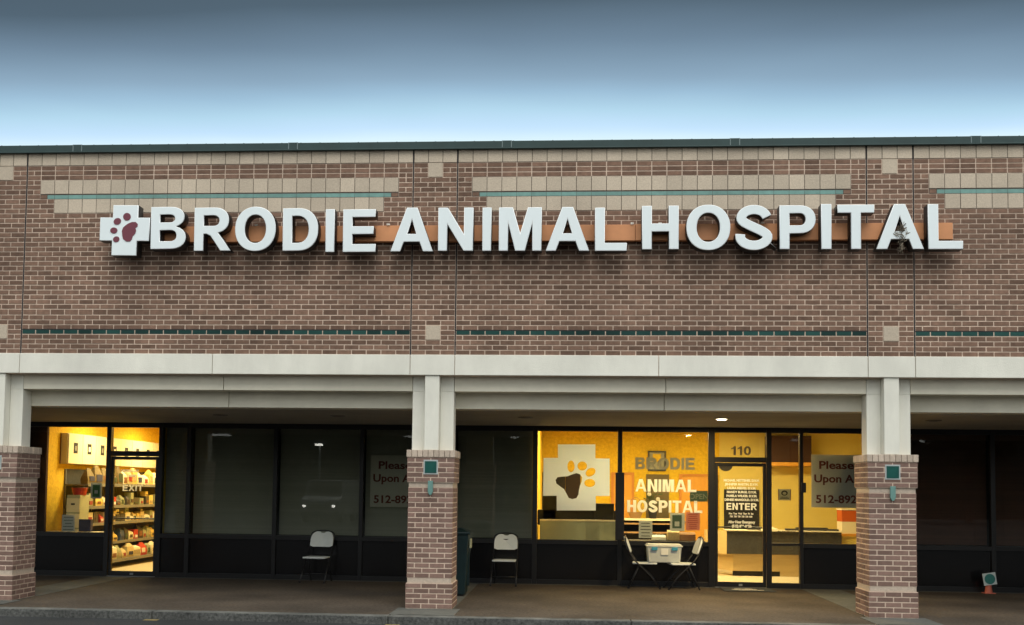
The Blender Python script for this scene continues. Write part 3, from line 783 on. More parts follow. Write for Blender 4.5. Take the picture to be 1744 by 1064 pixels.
# door lettering (doors have their origin on the threshold)
def dl(dr, x, y): v = at(x, y, S); return v.x-dr.location.x, v.z
def dtext(dr, s, x, y, size, m_, off=.004, sx_=1):
    a = dl(dr, x, y); return text('door_lettering', s, size, (a[0], -.0055, a[1]), m_, dr, off, .0006, sx_)
names = ['MICHAEL METTENES, D.V.M.', 'JENNIFER MARTIN, D.V.M.', 'LAURA REEVES, D.V.M.', 'MANDY BURGE, D.V.M.', 'PAMELA WILKES, D.V.M.', 'DENISE MANGOLD, D.V.M.']
for i, s in enumerate(names): dtext(door2, s, 1263, 819+i*6.6, .053, VINYL, .003, .92)
a = dl(door2, 1237, 867); b = dl(door2, 1289, 856); o = word('door_lettering', 'ENTER', a[0], b[0], a[1], b[1]-a[1], -.0055, VINYL, door2, .12)
dtext(door2, 'Mon  Tues  Wed  Thur  Fri  Sat', 1262, 875, .040, VINYL, .002, .80)
dtext(door2, '7:30  7:30  7:30  7:30  7:30  8:00', 1262, 880, .040, VINYL, .002, .72)
dtext(door2, 'After Hour Emergency', 1263, 890, .060, VINYL, .004, .80)
dtext(door2, '(512) 899-0955', 1263, 897, .060, VINYL, .004, .88)
a = dl(door2, 1236, 792)
o = flat('round_sticker', [[(a[0], a[1]+.03)]+[(a[0]+.115*math.cos(t_)*1.0, a[1]+.0-abs(.095*math.sin(t_))) for t_ in [math.pi+math.pi*k/16 for k in range(17)]]], mat('sticker', (.10, .085, .05), .6, noise=.4, scale=40), .001, door2); o.location = (0, -.0055, 0)
a = dl(door1, 209, 835); b = dl(door1, 244, 825); word('door_lettering', 'EXIT', a[0], b[0], a[1], b[1]-a[1], -.0055, VINYL, door1, .12)
dtext(door1, 'VETERINARY', 222, 803, .06, VINYL, .003, .9); dtext(door1, 'DIETS', 224, 811, .05, VINYL, .003, 1.1)
# sidelight hospital sticker (generic notice)
def paper(name, x0, y0, x1, y1, m_, Y=S+.012, th=.002, label=None, cat='notice', lines=0, lm=None, frame=None, group=None):
    a = at(x0, y1, Y); b = at(x1, y0, Y); base = Vector(((a.x+b.x)/2, Y, a.z)); hw = (b.x-a.x)/2; h = b.z-a.z
    e_ = tag(empty(name, base), label, cat, group)
    box('sheet', m_, e_, -hw, hw, -th, 0, 0, h)
    if frame: 
        q = MB(); f = .012
        q.box(-hw, hw, -th-.006, -th-.0002, h-f, h); q.box(-hw, hw, -th-.006, -th-.0002, 0, f); q.box(-hw, -hw+f, -th-.006, -th-.0002, f, h-f); q.box(hw-f, hw, -th-.006, -th-.0002, f, h-f); q.build('border', frame, e_)
    if lines:
        q = MB()
        for i in range(lines):
            z = h*(.86-.74*i/max(1, lines-1)); ww = hw*random.uniform(.5, .8); q.box(-ww, ww, -th-.0012, -th-.0002, z-.007, z+.005)
        q.build('printing', lm or INK, e_)
    return e_
random.seed(11)
e_ = paper('notice', 1325, 832, 1347, 851, VINYLG, label='small square sticker with round black emblem on the sidelight beside the ENTER door', lines=0)
q = MB(); q.box(-.108, -.099, -.004, -.0022, 0, .19); q.box(.100, .108, -.004, -.0022, 0, .19); q.build('red_edge', BANINK, e_)
o = flat('emblem', [blob(0, .125, .055, .045, 0), blob(0, .12, .032, .024, 0)], INK, .001, e_); o.location = (0, -.003, 0)
q = MB(); q.box(-.075, .075, -.003, -.0021, .03, .042); q.box(-.06, .06, -.003, -.0021, .052, .060); q.build('printing', INK, e_)
a = at(1340, 906, S); text('window_lettering', 'BY RECEPTION', .045, (a.x, YD, a.z), mat('sticker_ink', (.10, .07, .03), .7), WS, .002, .0006)

# banners hung inside the glass: "Please / Upon A / 512-892..." running behind the piers
def banner(x0, y0, x1w, y1, tx, label, py, anc):
    a = at(x0, y1, S+.06); b = at(x0, y0, S+.06)
    e_ = tag(empty('hanging_banner', (a.x, S+.06, a.z)), label, 'banner', 'grey phone banners in the windows')
    h = b.z-a.z; W_ = x1w-a.x
    box('cloth', BANNER, e_, 0, W_, -.003, 0, 0, h)
    for s, (px_, py_), sz in zip(('Please Call', 'Upon Arrival', '512-892-0955'), tx, (.185, .185, .185)):
        v = at(px_, py_, S+.06)
        text('printing', s, sz, (v.x-a.x, -.0045, v.z-a.z), BANINK, e_, .005, .0006, 1.28 if s[0] == 'P' else 1.12, 'LEFT')
    return e_
banner(630, 774, -.20, 862, [(644, 797), (635, 819), (636, 855)], 'dim grey banner with maroon words in the dark window left of the middle pier', 0, 0)
banner(1382, 773, 7.10, 863, [(1394, 797), (1386, 820), (1389, 855)], 'grey banner with maroon words in the lit window left of the right-hand pier', 0, 0)

# notices on the text window
e_ = paper('notice', 1088, 886, 1111, 915, PAPER, label='white printed sheet standing low behind the glass, left of the green-matted frame', lines=5)
e_ = paper('framed_notice', 1141, 873, 1166, 903, PAPER, label='white framed green notice taped on the glass under the word HOSPITAL', lines=0)
box('green_panel', OPENG, e_, -.085, .075, -.0045, -.0021, .045, .27); box('picture', PAPER, e_, -.045, .035, -.006, -.0046, .08, .16)
e_ = paper('notice', 1168, 871, 1192, 902, PINK, label='salmon pink printed sheet on the glass right of the framed green notice', lines=8, lm=mat('red_ink', (.5, .08, .06), .8))
e_ = paper('open_sign', 1175, 835, 1205, 853, OPENG, label='dark green rectangular sign reading OPEN hung in the window', cat='sign', Y=S+.03, frame=mat('olive_edge', (.11, .16, .10), .6))
text('printing', 'OPEN', .125, (0, -.004, .045), mat('open_letters', (.33, .36, .27), .7), e_, .002)
# notices of the EXIT side window
e_ = paper('framed_notice', 154, 821, 174, 848, PAPER, label='small green notice in a white frame on the glass beside the EXIT door', lines=0)
box('green_panel', mat('bright_green', (.08, .22, .06), .6), e_, -.065, .065, -.0045, -.0021, .03, .245); box('picture', PAPER, e_, -.03, .03, -.006, -.0046, .09, .15)
e_ = paper('notice', 105, 876, 128, 904, PAPER, label='white printed sheet low in the window left of the EXIT door', lines=5, lm=GREY)

# ================================================================== INSIDE: SHOP ROOM
# wall cupboards
a0 = 4.72
cup = tag(empty('wall_cupboards', (-7.5, a0, 1.99)), 'row of cream wall cupboards high on the orange wall inside the EXIT door', 'cupboard')
q = MB(); q.box(.002, .13, 0, 4.6, 0, .57); q.build('carcass', CREAM, cup, .003)
for i in range(8):
    y0 = .01+i*.57
    d_ = box('cupboard_door', CREAM, cup, .131, .15, y0+.004, y0+.562, .01, .56)
    q = MB(); q.box(.1505, .154, y0+.20, y0+.36, .20, .40); o = q.build('photo_card', INK, cup)
    q = MB(); q.box(.1542, .156, y0+.24, y0+.32, .25, .34); o = q.build('photo_print', PAPER if i % 2 else GREY, cup)
box('end_trim', BANINK, cup, -.02, .012, -.02, -.001, -.0, .57); box('end_panel', CREAM, cup, .0125, .13, -.006, -.0005, -.0, .57)
# shelving along the left wall
shv = tag(empty('display_shelving', (-7.5, 4.9, 0)), 'dark steel display shelving with pet food along the wall behind the EXIT door', 'shelving')
tiers = [.16, .50, .88, 1.20, 1.62]
for z in tiers:
    q = MB(); q.box(.01, .46 if z > .2 else .62, 0, 4.4, z-.03, z); q.box(.461 if z > .2 else .621, .468 if z > .2 else .628, 0, 4.4, z-.045, z+.012); q.build('shelf', GREY, shv, .002)
q = MB()
for y in (0, 1.1, 2.2, 3.3, 4.38): q.box(.003, .03, y, y+.03, 0, 1.9)
q.build('upright', GREY, shv); box('back_panel', DKWOOD, shv, .001, .0025, 0, 4.4, .0, 1.9)
def bag_mesh(w_, d, h, m_, peak=.25):
    q = MB(); hw = w_/2; z1 = h*(1-peak)
    vs = [(-hw, -d/2, 0), (hw, -d/2, 0), (hw, d/2, 0), (-hw, d/2, 0), (-hw*1.04, -d*.55, z1*.5), (hw*1.04, -d*.55, z1*.5), (hw*1.04, d*.55, z1*.5), (-hw*1.04, d*.55, z1*.5),
          (-hw*.98, -d*.45, z1), (hw*.98, -d*.45, z1), (hw*.98, d*.45, z1), (-hw*.98, d*.45, z1), (-hw*.45, -.006, h), (hw*.45, -.006, h), (hw*.45, .006, h), (-hw*.45, .006, h)]
    fs = [(3, 2, 1, 0)]
    for r_ in range(3):
        for k in range(4): fs.append((r_*4+k, r_*4+(k+1) % 4, r_*4+4+(k+1) % 4, r_*4+4+k))
    fs.append((12, 13, 14, 15)); q.add(vs, fs)
    return q
BAGM = [mat('bag_kraft', (.60, .48, .24), .8, noise=.2, scale=20), mat('bag_white', (.78, .72, .52), .6, noise=.15, scale=15), mat('bag_yellow', (.75, .55, .15), .6, noise=.2, scale=15),
        mat('bag_red', (.50, .04, .03), .5, noise=.15, scale=15), mat('bag_dark', (.08, .07, .05), .6, noise=.3, scale=15), mat('bag_sage', (.35, .37, .22), .7, noise=.2, scale=15), mat('bag_olive', (.20, .14, .05), .7, noise=.3, scale=15), mat('bag_blue', (.05, .09, .20), .6, noise=.2, scale=15)]
LBLS = [mat('pack_label', c, .6, noise=.6, scale=60) for c in ((.30, .12, .05), (.06, .10, .05), (.05, .06, .14), (.45, .06, .04), (.55, .45, .25), (.10, .07, .05))]
random.seed(21)
def pack(x, y, z, w_, d, h, mi, kind, label, group, rz=R(-90)):
    e_ = tag(empty(kind, (x, y, z), rz+R(180)+random.uniform(-.1, .1)), label, 'pet food pack' if kind != 'product_box' else 'product box', group)
    if kind == 'food_bag': bag_mesh(w_, d, h, None, .5 if mi == 6 else random.uniform(.18, .4)).build('bag_body', BAGM[mi], e_, .004)
    else: box('carton', BAGM[mi], e_, -w_/2, w_/2, -d/2, d/2, 0, h, bevel=.003)
    box('pack_label', random.choice(LBLS) if mi != 3 else PAPER, e_, -w_*random.uniform(.2, .42), w_*random.uniform(.2, .42), -d*.56-.003, -d*.5, h*random.uniform(.12, .25), h*random.uniform(.38, .62))
    return e_
cols = ['kraft brown', 'white', 'yellow', 'red', 'dark', 'sage green', 'pointed olive', 'dark blue']
tn = ['bottom shelf', 'second lowest shelf', 'middle shelf', 'second highest shelf', 'top shelf']
seq = 0
ORD = ['first', 'second', 'third', 'fourth', 'fifth', 'sixth', 'seventh', 'eighth', 'ninth', 'tenth', 'eleventh', 'twelfth', 'thirteenth', 'fourteenth', 'fifteenth', 'sixteenth', 'seventeenth', 'eighteenth', 'nineteenth', 'twentieth', 'twenty-first', 'twenty-second', 'twenty-third', 'twenty-fourth', 'twenty-fifth', 'twenty-sixth', 'twenty-seventh', 'twenty-eighth']
for ti, z in enumerate(tiers):
    y = 5.02; n_ = 0
    while y < 9.1:
        kind = 'food_bag' if ti in (0, 4) or random.random() < .4 else 'product_box'
        w_ = random.uniform(.18, .34) if ti in (0, 4) else random.uniform(.13, .26); h = {0: .34, 1: .26, 2: .22, 3: .26, 4: .36}[ti]*random.uniform(.55, 1.0)
        mi = random.choices([0, 1, 2, 3, 4, 5, 7], [3, 4, 2.4, .8, 2.6, 2, .8])[0]
        if ti == 4: mi = 6 if n_ < 5 else random.choice([0, 1, 2, 1])
        if ti == 0 and 7.0 < y < 7.4: mi = 3
        xx = -7.5+(.34 if ti else .45)
        nm = 'bag' if kind == 'food_bag' else 'box'
        pack(xx, y+w_/2, z+.001, w_, .14, h, mi, kind, f'{cols[mi]} {nm}, {ORD[n_]} from the window on the {tn[ti]}', 'pet food packs on the shelving'); n_ += 1
        if kind == 'product_box' and h < .19 and random.random() < .75 and ti < 4:
            pack(xx-.01, y+w_/2, z+.002+h, w_*.8, .12, min(.10, .29-h), random.choice([0, 1, 2, 4, 5, 7]), 'product_box', f'small box lying on the {ORD[n_-1]} pack of the {tn[ti]}', 'pet food packs on the shelving')
        y += w_+random.choice([.01, .02, .05, .12 if ti in (1, 3) else .03])
# filing cabinet & small things near the window
fc = tag(empty('filing_cabinet', (-7.10, 4.62, 0)), 'pale grey filing cabinet with card labels behind the window left of the EXIT door', 'cabinet')
box('cabinet_body', SAGE, fc, -.12, .13, -.16, .2, 0, 1.42, bevel=.005)
for i in range(3):
    d_ = box('drawer', CREAM, fc, -.115, .125, -.175, -.161, .55+i*.28, .80+i*.28); box('label_card', INK, fc, -.03, .04, -.179, -.176, .68+i*.28, .71+i*.28)
rb = tag(empty('red_basket', (-7.06, 4.62, 1.421)), 'low red basket on top of the pale filing cabinet', 'basket')
q = MB(); q.cyl((0, 0, 0), .11, .13, 20, .14); q.build('basket_body', BAGM[3], rb); q = MB(); q.tube([(.14*math.cos(R(a)), .14*math.sin(R(a)), .13) for a in range(0, 361, 20)], .007, 6); q.build('rim', BANINK, rb)
bb = tag(empty('blue_box', (-6.83, 4.42, .73)), 'dark blue carton on the sill beside the white printed sheet', 'box')
box('carton', mat('dark_blue', (.015, .02, .09), .6), bb, -.11, .11, -.05, .05, .036, .25, bevel=.003); box('flap', mat('blue_flap', (.02, .03, .12), .6), bb, -.11, .11, -.052, .03, .2505, .256)
sl = tag(empty('window_shelf', (-6.98, 4.42, .70)), 'narrow shelf along the sill inside the window left of the EXIT door', 'shelf')
box('board', CREAM, sl, -.5, .62, -.14, .12, .03, .065, bevel=.003); box('bracket', GREY, sl, -.4, -.37, -.1, .1, -.2, .029); box('bracket', GREY, sl, .4, .43, -.1, .1, -.2, .029)

# ================================================================== INSIDE: LOBBY
def ib(x, y, Y): v = at(x, y, Y); return v.x, v.z
def wall_rect(nm, x0, y0, x1, y1, m_, Y=YB, th=.03):
    ym = (y0+y1)/2; a = ib(x0, y1, Y); b = ib(x1, y0, Y); return box(nm, m_, bld, ib(x0, ym, Y)[0], ib(x1, ym, Y)[0], Y-th, Y-.001, max(a[1], .004), b[1])
# dark flat panels paint the unlit openings, doors on the back wall
wall_rect('dark_doorway_panel', 921, 803, 962, 975, BLACK)
wall_rect('dark_doorway_panel', 962.5, 803, 988, 975, mat('painted_dim_doorway', (.018, .009, .006), .8), th=.028)
wall_rect('dark_doorway_panel', 1100, 807, 1139, 975, mat('painted_dim_hall', (.16, .12, .05), .8, noise=.3))
def idoor(x0, x1, y0, label):
    a = ib(x0, 975, YB); b = ib(x1, y0, YB); e_ = empty('interior_door', (a[0], YB-.04, .004)); e_.parent = bld
    w_ = b[0]-a[0]; box('leaf', DOORO, e_, .05, w_-.05, 0, .03, 0, b[1]-.06, bevel=.004)
    q = MB(); q.box(0, .05, -.01, .035, 0, b[1]); q.box(w_-.05, w_, -.01, .035, 0, b[1]); q.box(.0505, w_-.0505, -.01, .035, b[1]-.055, b[1]); q.build('door_casing', mat('casing', (.55, .22, .03), .6, noise=.1), e_)
    q = MB(); q.tube([(.10, -.02, .98), (.16, -.03, .98)], .012); q.build('knob', STEEL, e_); return e_
idoor(1040, 1080, 804, ''); idoor(1156, 1222, 807, '')
wall_rect('dark_hatch_panel', 1233, 833, 1293, 900, BLACK, 8.48, .02)
# picture on the wall
a = ib(1103, 801, YB); b = ib(1134, 767, YB)
pf = tag(empty('picture_frame', ((a[0]+b[0])/2, YB-.03, a[1])), 'square framed picture high on the yellow wall behind the word BRODIE', 'picture')
hw = (b[0]-a[0])/2; h = b[1]-a[1]
q = MB(); f = .035; q.box(-hw, hw, -.02, .02, 0, f); q.box(-hw, hw, -.02, .02, h-f, h); q.box(-hw, -hw+f, -.02, .02, f, h-f); q.box(hw-f, hw, -.02, .02, f, h-f); q.build('frame', DKWOOD, pf)
box('mount', VINYLG, pf, -hw+f, hw-f, -.002, .01, f, h-f); box('picture', YWALL, pf, -hw*.45, hw*.45, -.005, -.0021, h*.45, h*.85); box('picture_detail', INK, pf, hw*.1, hw*.4, -.008, -.0051, h*.25, h*.5)
# back counter with plant
a = ib(1058, 925, 7.6); b = ib(1152, 883, 7.6)
ct = tag(empty('side_counter', ((a[0]+b[0])/2, 7.6, 0)), 'brown open shelf counter with pale top behind the window lettered HOSPITAL', 'counter')
hw = (b[0]-a[0])/2; zt_ = b[1]
box('counter_top', CREAM, ct, -hw, hw, -.02, .5, zt_-.04, zt_, bevel=.004); box('counter_shelf', BROWNP, ct, -hw+.02, hw-.02, 0, .48, zt_-.30, zt_-.27); box('counter_shelf', BROWNP, ct, -hw+.02, hw-.02, 0, .48, zt_-.12, zt_-.09)
box('side_panel', BROWNP, ct, -hw, -hw+.02, 0, .48, 0, zt_-.041); box('side_panel', BROWNP, ct, hw-.02, hw, 0, .48, 0, zt_-.041); box('back_panel', BLACK, ct, -hw+.021, hw-.021, .46, .479, 0, zt_-.041)
v = at(1112, 880, 7.75)
pl = tag(empty('potted_plant', (v.x, 7.8, zt_)), 'leafy arrangement in a dark vase on the pale counter top', 'plant')
q = MB(); q.cyl((0, 0, 0), .07, .20, 16, .10); q.build('vase', BLACK, pl)
q = MB(); random.seed(5)
for i in range(70):
    a_ = random.uniform(0, 6.28); r_ = random.uniform(.02, .20); z = .2+random.uniform(0, .42)*(1-r_*1.5)
    c = Vector((r_*math.cos(a_), r_*math.sin(a_)*.7, z)); d = Vector((math.cos(a_), math.sin(a_), random.uniform(-.2, .8))).normalized()*.05; e2 = d.orthogonal().normalized()*.018
    q.add([c-d, c+e2, c+d, c-e2], [(0, 1, 2, 3)])
q.build('foliage', LEAF, pl)
for dx_, dz_ in ((-.08, .50), (.05, .58), (.10, .40)):
    q = MB(); c = Vector((dx_, -.06, dz_)); q.add([c+Vector((.045*math.cos(k*.785), .02*math.sin(k*1.57), .045*math.sin(k*.785))) for k in range(8)]+[c-Vector((0, .03, 0))], [(k, (k+1) % 8, 8) for k in range(8)]); q.build('flower', VINYL, pl)
q = MB(); 
for i in range(9):
    a_ = random.uniform(0, 6.28); q.tube([(0, 0, .18), (.06*math.cos(a_), .06*math.sin(a_), .38), (.14*math.cos(a_), .1*math.sin(a_), .50+.1*random.random())], .004, 5)
q.build('stem', LEAF, pl)
for px_, hh, lb in ((1082, .13, 'round dark basket at the left end of the pale counter'),):
    v = at(px_, 880, 7.8); bk = tag(empty('basket', (v.x, 7.8, zt_)), lb, 'basket')
    q = MB(); q.cyl((0, 0, 0), .10, hh, 20, .16); q.build('basket_body', BROWNP, bk); q = MB(); q.tube([(.15*math.cos(R(a)), 0, hh+.30*math.sin(R(a))) for a in range(0, 181, 15)], .008, 6); q.build('handle', BROWNP, bk)
# cartons on the sill inside
for x0, y0, x1, y1, m_, lb in ((1110, 912, 1134, 924, PAPER, 'crumpled pale paper pile on the sill right of the white printed sheet'), (1157, 907, 1184, 925, BROWNP, 'low brown carton on the sill below the pink sheet'), (1136, 903, 1157, 923, BAGM[0], 'kraft carton on the sill below the framed green notice')):
    a = ib(x0, y1, 4.4); b = ib(x1, y0, 4.4); e_ = tag(empty('carton', ((a[0]+b[0])/2, 4.4, max(a[1], .77))), lb, 'carton'); hw = (b[0]-a[0])/2; h = b[1]-max(a[1], .77)
    box('carton_body', m_, e_, -hw, hw, -.06, .08, 0, h*.85, bevel=.01); q = MB(); q.obox((0, .0, h*.95), (hw, 0, .0), (0, .06, .02), (0, -.0005, .002)); q.build('flap', m_, e_)
ws = tag(empty('window_shelf', (3.5, 4.42, 0)), 'shelf inside the sill under the window lettered HOSPITAL', 'shelf'); box('board', DKWOOD, ws, -.70, .72, -.16, .16, .735, .768); box('support', DKWOOD, ws, -.68, -.64, -.1, .1, .004, .734); box('support', DKWOOD, ws, .64, .68, -.1, .1, .004, .734)
# paw window: bench back and dark chairs
a = ib(917, 935, 4.75); b = ib(1049, 885, 4.75)
bn = tag(empty('low_partition', ((a[0]+b[0])/2, 4.75, 0)), 'pale sage half-height partition behind the window with the paw cross', 'partition')
hw = (b[0]-a[0])/2; box('panel', SAGE, bn, -hw+.02, hw, 0, .05, .004, b[1]-.03); box('top_rail', CREAM, bn, -hw+.02, hw, -.01, .06, b[1]-.0295, b[1])
for x0, y0, x1, y1, Y, lb in ((1012, 857, 1046, 884, 5.1, 'dark monitor back above the sage partition, at its right end'), (924, 842, 948, 884, 5.2, 'tall dark chair back above the left end of the sage partition')):
    a = ib(x0, y1, Y); b = ib(x1, y0, Y); hw = (b[0]-a[0])/2
    e_ = tag(empty('monitor' if x0 > 1000 else 'office_chair', ((a[0]+b[0])/2, Y, .004)), lb, 'monitor' if x0 > 1000 else 'chair')
    box('screen_back' if x0 > 1000 else 'backrest', BLACK, e_, -hw, hw, 0, .05, a[1]-.10, b[1], bevel=.015); box('stand', BLACK, e_, -.03, .03, .01, .04, .42, a[1]-.101); box('seat' if x0 < 1000 else 'desk_top', BLACK, e_, -.24, .24, .0, .42, .38, .419, bevel=.01); box('foot', BLACK, e_, -.04, .04, .16, .24, 0, .379)
bt = tag(empty('reception_table', (2.2, 5.5, 0)), 'black topped table behind the sage partition', 'table')
box('table_top', BLACK, bt, -.98, .52, -.3, .3, .98, 1.25); box('table_leg', BLACK, bt, -.72, -.68, -.28, .28, .004, .979); box('table_leg', BLACK, bt, .46, .5, -.28, .28, .004, .979); box('modesty_panel', BLACK, bt, -.679, .459, -.27, -.25, .3, .979)

# reception desk
dk = tag(empty('reception_desk', (6.0, 6.6, 0)), 'L shaped reception desk with dark granite-look front and light wood base behind the ENTER door', 'desk')
q = MB(); q.box(-1.08, 1.1, -.03, .02, .43, .87); q.build('dark_front', DKWOOD, dk, .004)
q = MB(); q.box(-.95, 1.1, .05, .09, .10, .4295); q.build('wood_base', WOOD, dk)
q = MB(); q.add([(-1.32, .75, .10), (-.951, .05, .10), (-.951, .05, .44), (-1.32, .75, .44)], [(0, 1, 2, 3)]); q.add([(-1.42, .70, .42), (-1.081, -.03, .42), (-1.081, -.03, .87), (-1.42, .70, .87)], [(0, 1, 2, 3)]); q.build('angled_side', WOOD, dk)
box('toe_kick', BLACK, dk, -.95, -.05, .07, .10, .004, .0995); box('wood_base', WOOD, dk, -.049, 1.1, .06, .10, .004, .0995)
q = MB(); q.box(-1.1, 1.12, -.06, .30, .871, .895); q.build('desk_top', CREAM, dk, .004)
for x_, lb, w_, m_ in ((-.55, 'black telephone on the reception desk near the ENTER door', .12, BLACK), (-.25, 'cream tray on the reception desk behind the sidelight', .14, CREAM), (.55, 'long dark ledger on the reception desk behind the banner window', .5, DKWOOD)):
    e_ = tag(empty('telephone' if m_ is BLACK else ('paper_tray' if m_ is CREAM else 'ledger'), (6.0+x_, 6.65, .896)), lb, 'telephone' if m_ is BLACK else ('tray' if m_ is CREAM else 'book'))
    box('base', m_, e_, -w_, w_, -.07, .07, 0, .035, bevel=.008); box('top_piece', m_, e_, -w_*.6, w_*.6, -.05, .05, .0355, .06, bevel=.006)
# dark bulkhead above the desk and orange/white cabinet at right
a = ib(1310, 786, 8.0); b = ib(1382, 741, 8.0); box('bulkhead', BRWALL, bld, a[0], b[0], 8.0, YB-.003, a[1], b[1]); box('bulkhead_trim', DOORO, bld, a[0]-.05, b[0]+.06, 7.99, YB-.004, a[1]-.07, a[1]-.0005)
a = ib(1434, 912, 6.9); b = ib(1475, 864, 6.9)
oc = tag(empty('striped_cabinet', (a[0], 6.9, 0)), 'orange and cream striped cabinet seen at the right edge of the lit banner window', 'cabinet')
w_ = b[0]-a[0]+.15; zz = [a[1], a[1]+.12, a[1]+.30, b[1]-.02]
box('cabinet_body', YPALE, oc, 0, w_, 0, .4, .004, zz[0]); box('shelf_board', DOORO, oc, -.08, w_, -.03, .4, zz[0]+.0005, zz[0]+.05); box('cream_panel', CREAM, oc, 0, w_, 0, .38, zz[0]+.0505, zz[2]-.02)
box('red_panel', mat('red_orange', (.50, .09, .01), .6), oc, 0, w_, 0, .38, zz[2]-.0195, zz[3]-.03); box('top_trim', CREAM, oc, -.01, w_, -.01, .39, zz[3]-.0295, zz[3])

# ================================================================== FOLDING CHAIRS
def rounded_back(w_, h):
    pts = []
    hw = w_/2
    pts += [(-hw, .02), (-hw+.05, 0), (hw-.05, 0), (hw, .02)]
    pts += [(hw*1.0, h*.45)] + arc(hw*.42, h*.50, hw*.57, h*.5, 10, 86, 8)
    pts += [(hw*.26, h*.965), (hw*.16, h*.91), (0, h*.895), (-hw*.16, h*.91), (-hw*.26, h*.965)]
    pts += arc(-hw*.42, h*.50, hw*.57, h*.5, 94, 170, 8) + [(-hw*1.0, h*.45)]
    return pts
def make_chair():
    e_ = empty('folding_chair')        # front = -Y, feet at local y -.28 (front) and +.25 (rear)
    hw = .205; top = .855
    # long rails: back top -> front foot
    for s in (-1, 1):
        q = MB(); q.tube([(s*hw, .24, .60), (s*hw, .145, .46), (s*(hw+.004), -.12, .21), (s*(hw+.008), -.27, .0)], .0115, 8); q.build('front_leg', CHF, e_, smooth=True)
        q = MB(); q.tube([(s*(hw-.028), .06, .42), (s*(hw-.028), .16, .20), (s*(hw-.022), .25, .0)], .0105, 8); q.build('rear_leg', CHF, e_, smooth=True)
    q = MB(); q.tube([(-hw, .24, .60), (-hw*1.0, .295, .76)] + [(hw*math.cos(R(a))*1.0, .30+.012*math.sin(R(a)), .78+.085*math.sin(R(a))**.8 if 0 < a < 180 else .78) for a in range(180, -1, -12)] + [(hw, .295, .76), (hw, .24, .60)], .0115, 8)
    q.build('back_frame', CHF, e_, smooth=True)
    q = MB(); q.tube([(-hw, -.165, .15), (hw, -.165, .15)], .008, 6); q.tube([(-hw+.024, .20, .115), (hw-.024, .20, .115)], .008, 6); q.build('stretcher', CHF, e_, smooth=True)
    # curved plastic backrest
    me = MB(); pr = rounded_back(.40, .275); n = len(pr)
    front = []; back = []
    for x, z in pr:
        cy_ = .018-(x/.2)**2*.03
        front.append((x, .222+z*.30+cy_-.012, .585+z*.96)); back.append((x, .245+z*.30+cy_, .585+z*.96))
    ctr_f = (0, .222+.12*.30+.010, .585+.13); ctr_b = (0, .245+.12*.30+.022, .585+.13)
    me.add(front+back+[ctr_f, ctr_b], [((i+1) % n, i, 2*n) for i in range(n)] + [(n+i, n+(i+1) % n, 2*n+1) for i in range(n)] + [(i, (i+1) % n, n+(i+1) % n, n+i) for i in range(n)])
    me.build('backrest', CHW, e_, .004, smooth=False)
    q = MB(); pts = []
    for cx_, cy_, a0_, a1_ in ((.165, -.185, -90, 0), (.155, .155, 0, 90), (-.155, .155, 90, 180), (-.165, -.185, 180, 270)):
        for k in range(6):
            t = R(a0_+(a1_-a0_)*k/5); pts.append((cx_+.035*math.cos(t), cy_+.035*math.sin(t)))
    n = len(pts)
    q.add([(x, y, .405) for x, y in pts]+[(x, y, .435-(.006 if y > -.1 else 0)) for x, y in pts], [tuple(range(n))[::-1], tuple(range(n, 2*n))]+[(i, (i+1) % n, n+(i+1) % n, n+i) for i in range(n)])
    q.build('seat', CHW, e_, .009)
    q = MB()
    for sx_ in (-1, 1):
        q.cyl((sx_*(hw+.008), -.27, 0), .016, .03, 10); q.cyl((sx_*(hw-.022), .25, 0), .016, .03, 10)
    q.build('foot_cap', BLACK, e_)
    return e_
ch = make_chair()
spots = [(-2.42, 3.74, R(-4), 'white folding chair alone before dark windows between EXIT door and middle pier'),
         (.79, 3.78, R(-1), 'white backed folding chair before the dark window just right of the middle pier'),
         (3.13, 3.74, R(90-4), 'folding chair at the left end of the plastic tub, facing right'),
         (3.76, 3.66, R(-90+6), 'folding chair at the right end of the plastic tub, facing left')]
for i, (x, y, a, lb) in enumerate(spots):
    c = ch if i == 0 else copy_tree(ch)
    c.location = (x, y, .001); c.rotation_euler.z = a; tag(c, lb, 'chair', 'white folding chairs on the walkway')
# storage tub on the two seats
tb = tag(empty('storage_tub', (3.452, 3.70, .438)), 'clear white plastic tub with blue latches resting on the two facing chairs', 'storage box')
def tub():
    q = MB(); w0, w1, d0, d1, h = .262, .282, .17, .19, .27
    o = [(-w0, -d0, 0), (w0, -d0, 0), (w0, d0, 0), (-w0, d0, 0), (-w1, -d1, h), (w1, -d1, h), (w1, d1, h), (-w1, d1, h)]
    q.add(o, [(3, 2, 1, 0), (0, 1, 5, 4), (1, 2, 6, 5), (2, 3, 7, 6), (3, 0, 4, 7), (4, 5, 6, 7)]); return q
tub().build('tub_body', BIN, tb, .014)
q = MB(); q.box(-.300, .300, -.205, .205, .262, .286); q.box(-.28, .28, -.185, .185, .286, .305); q.build('lid', mat('tub_lid', (.62, .63, .57), .4), tb, .009)
for s in (-1, 1):
    q = MB(); q.box(s*.165-.05, s*.165+.05, -.222, -.2055, .205, .262); q.build('latch', BINB, tb, .006)
q = MB(); q.box(-.055, .06, -.197, -.188, .13, .235); q.build('label_sheet', PAPER, tb)
q = MB(); q.box(-.25, -.236, -.186, -.176, .01, .25); q.box(.236, .25, -.186, -.176, .01, .25); q.build('corner_rib', VINYL, tb, .003)
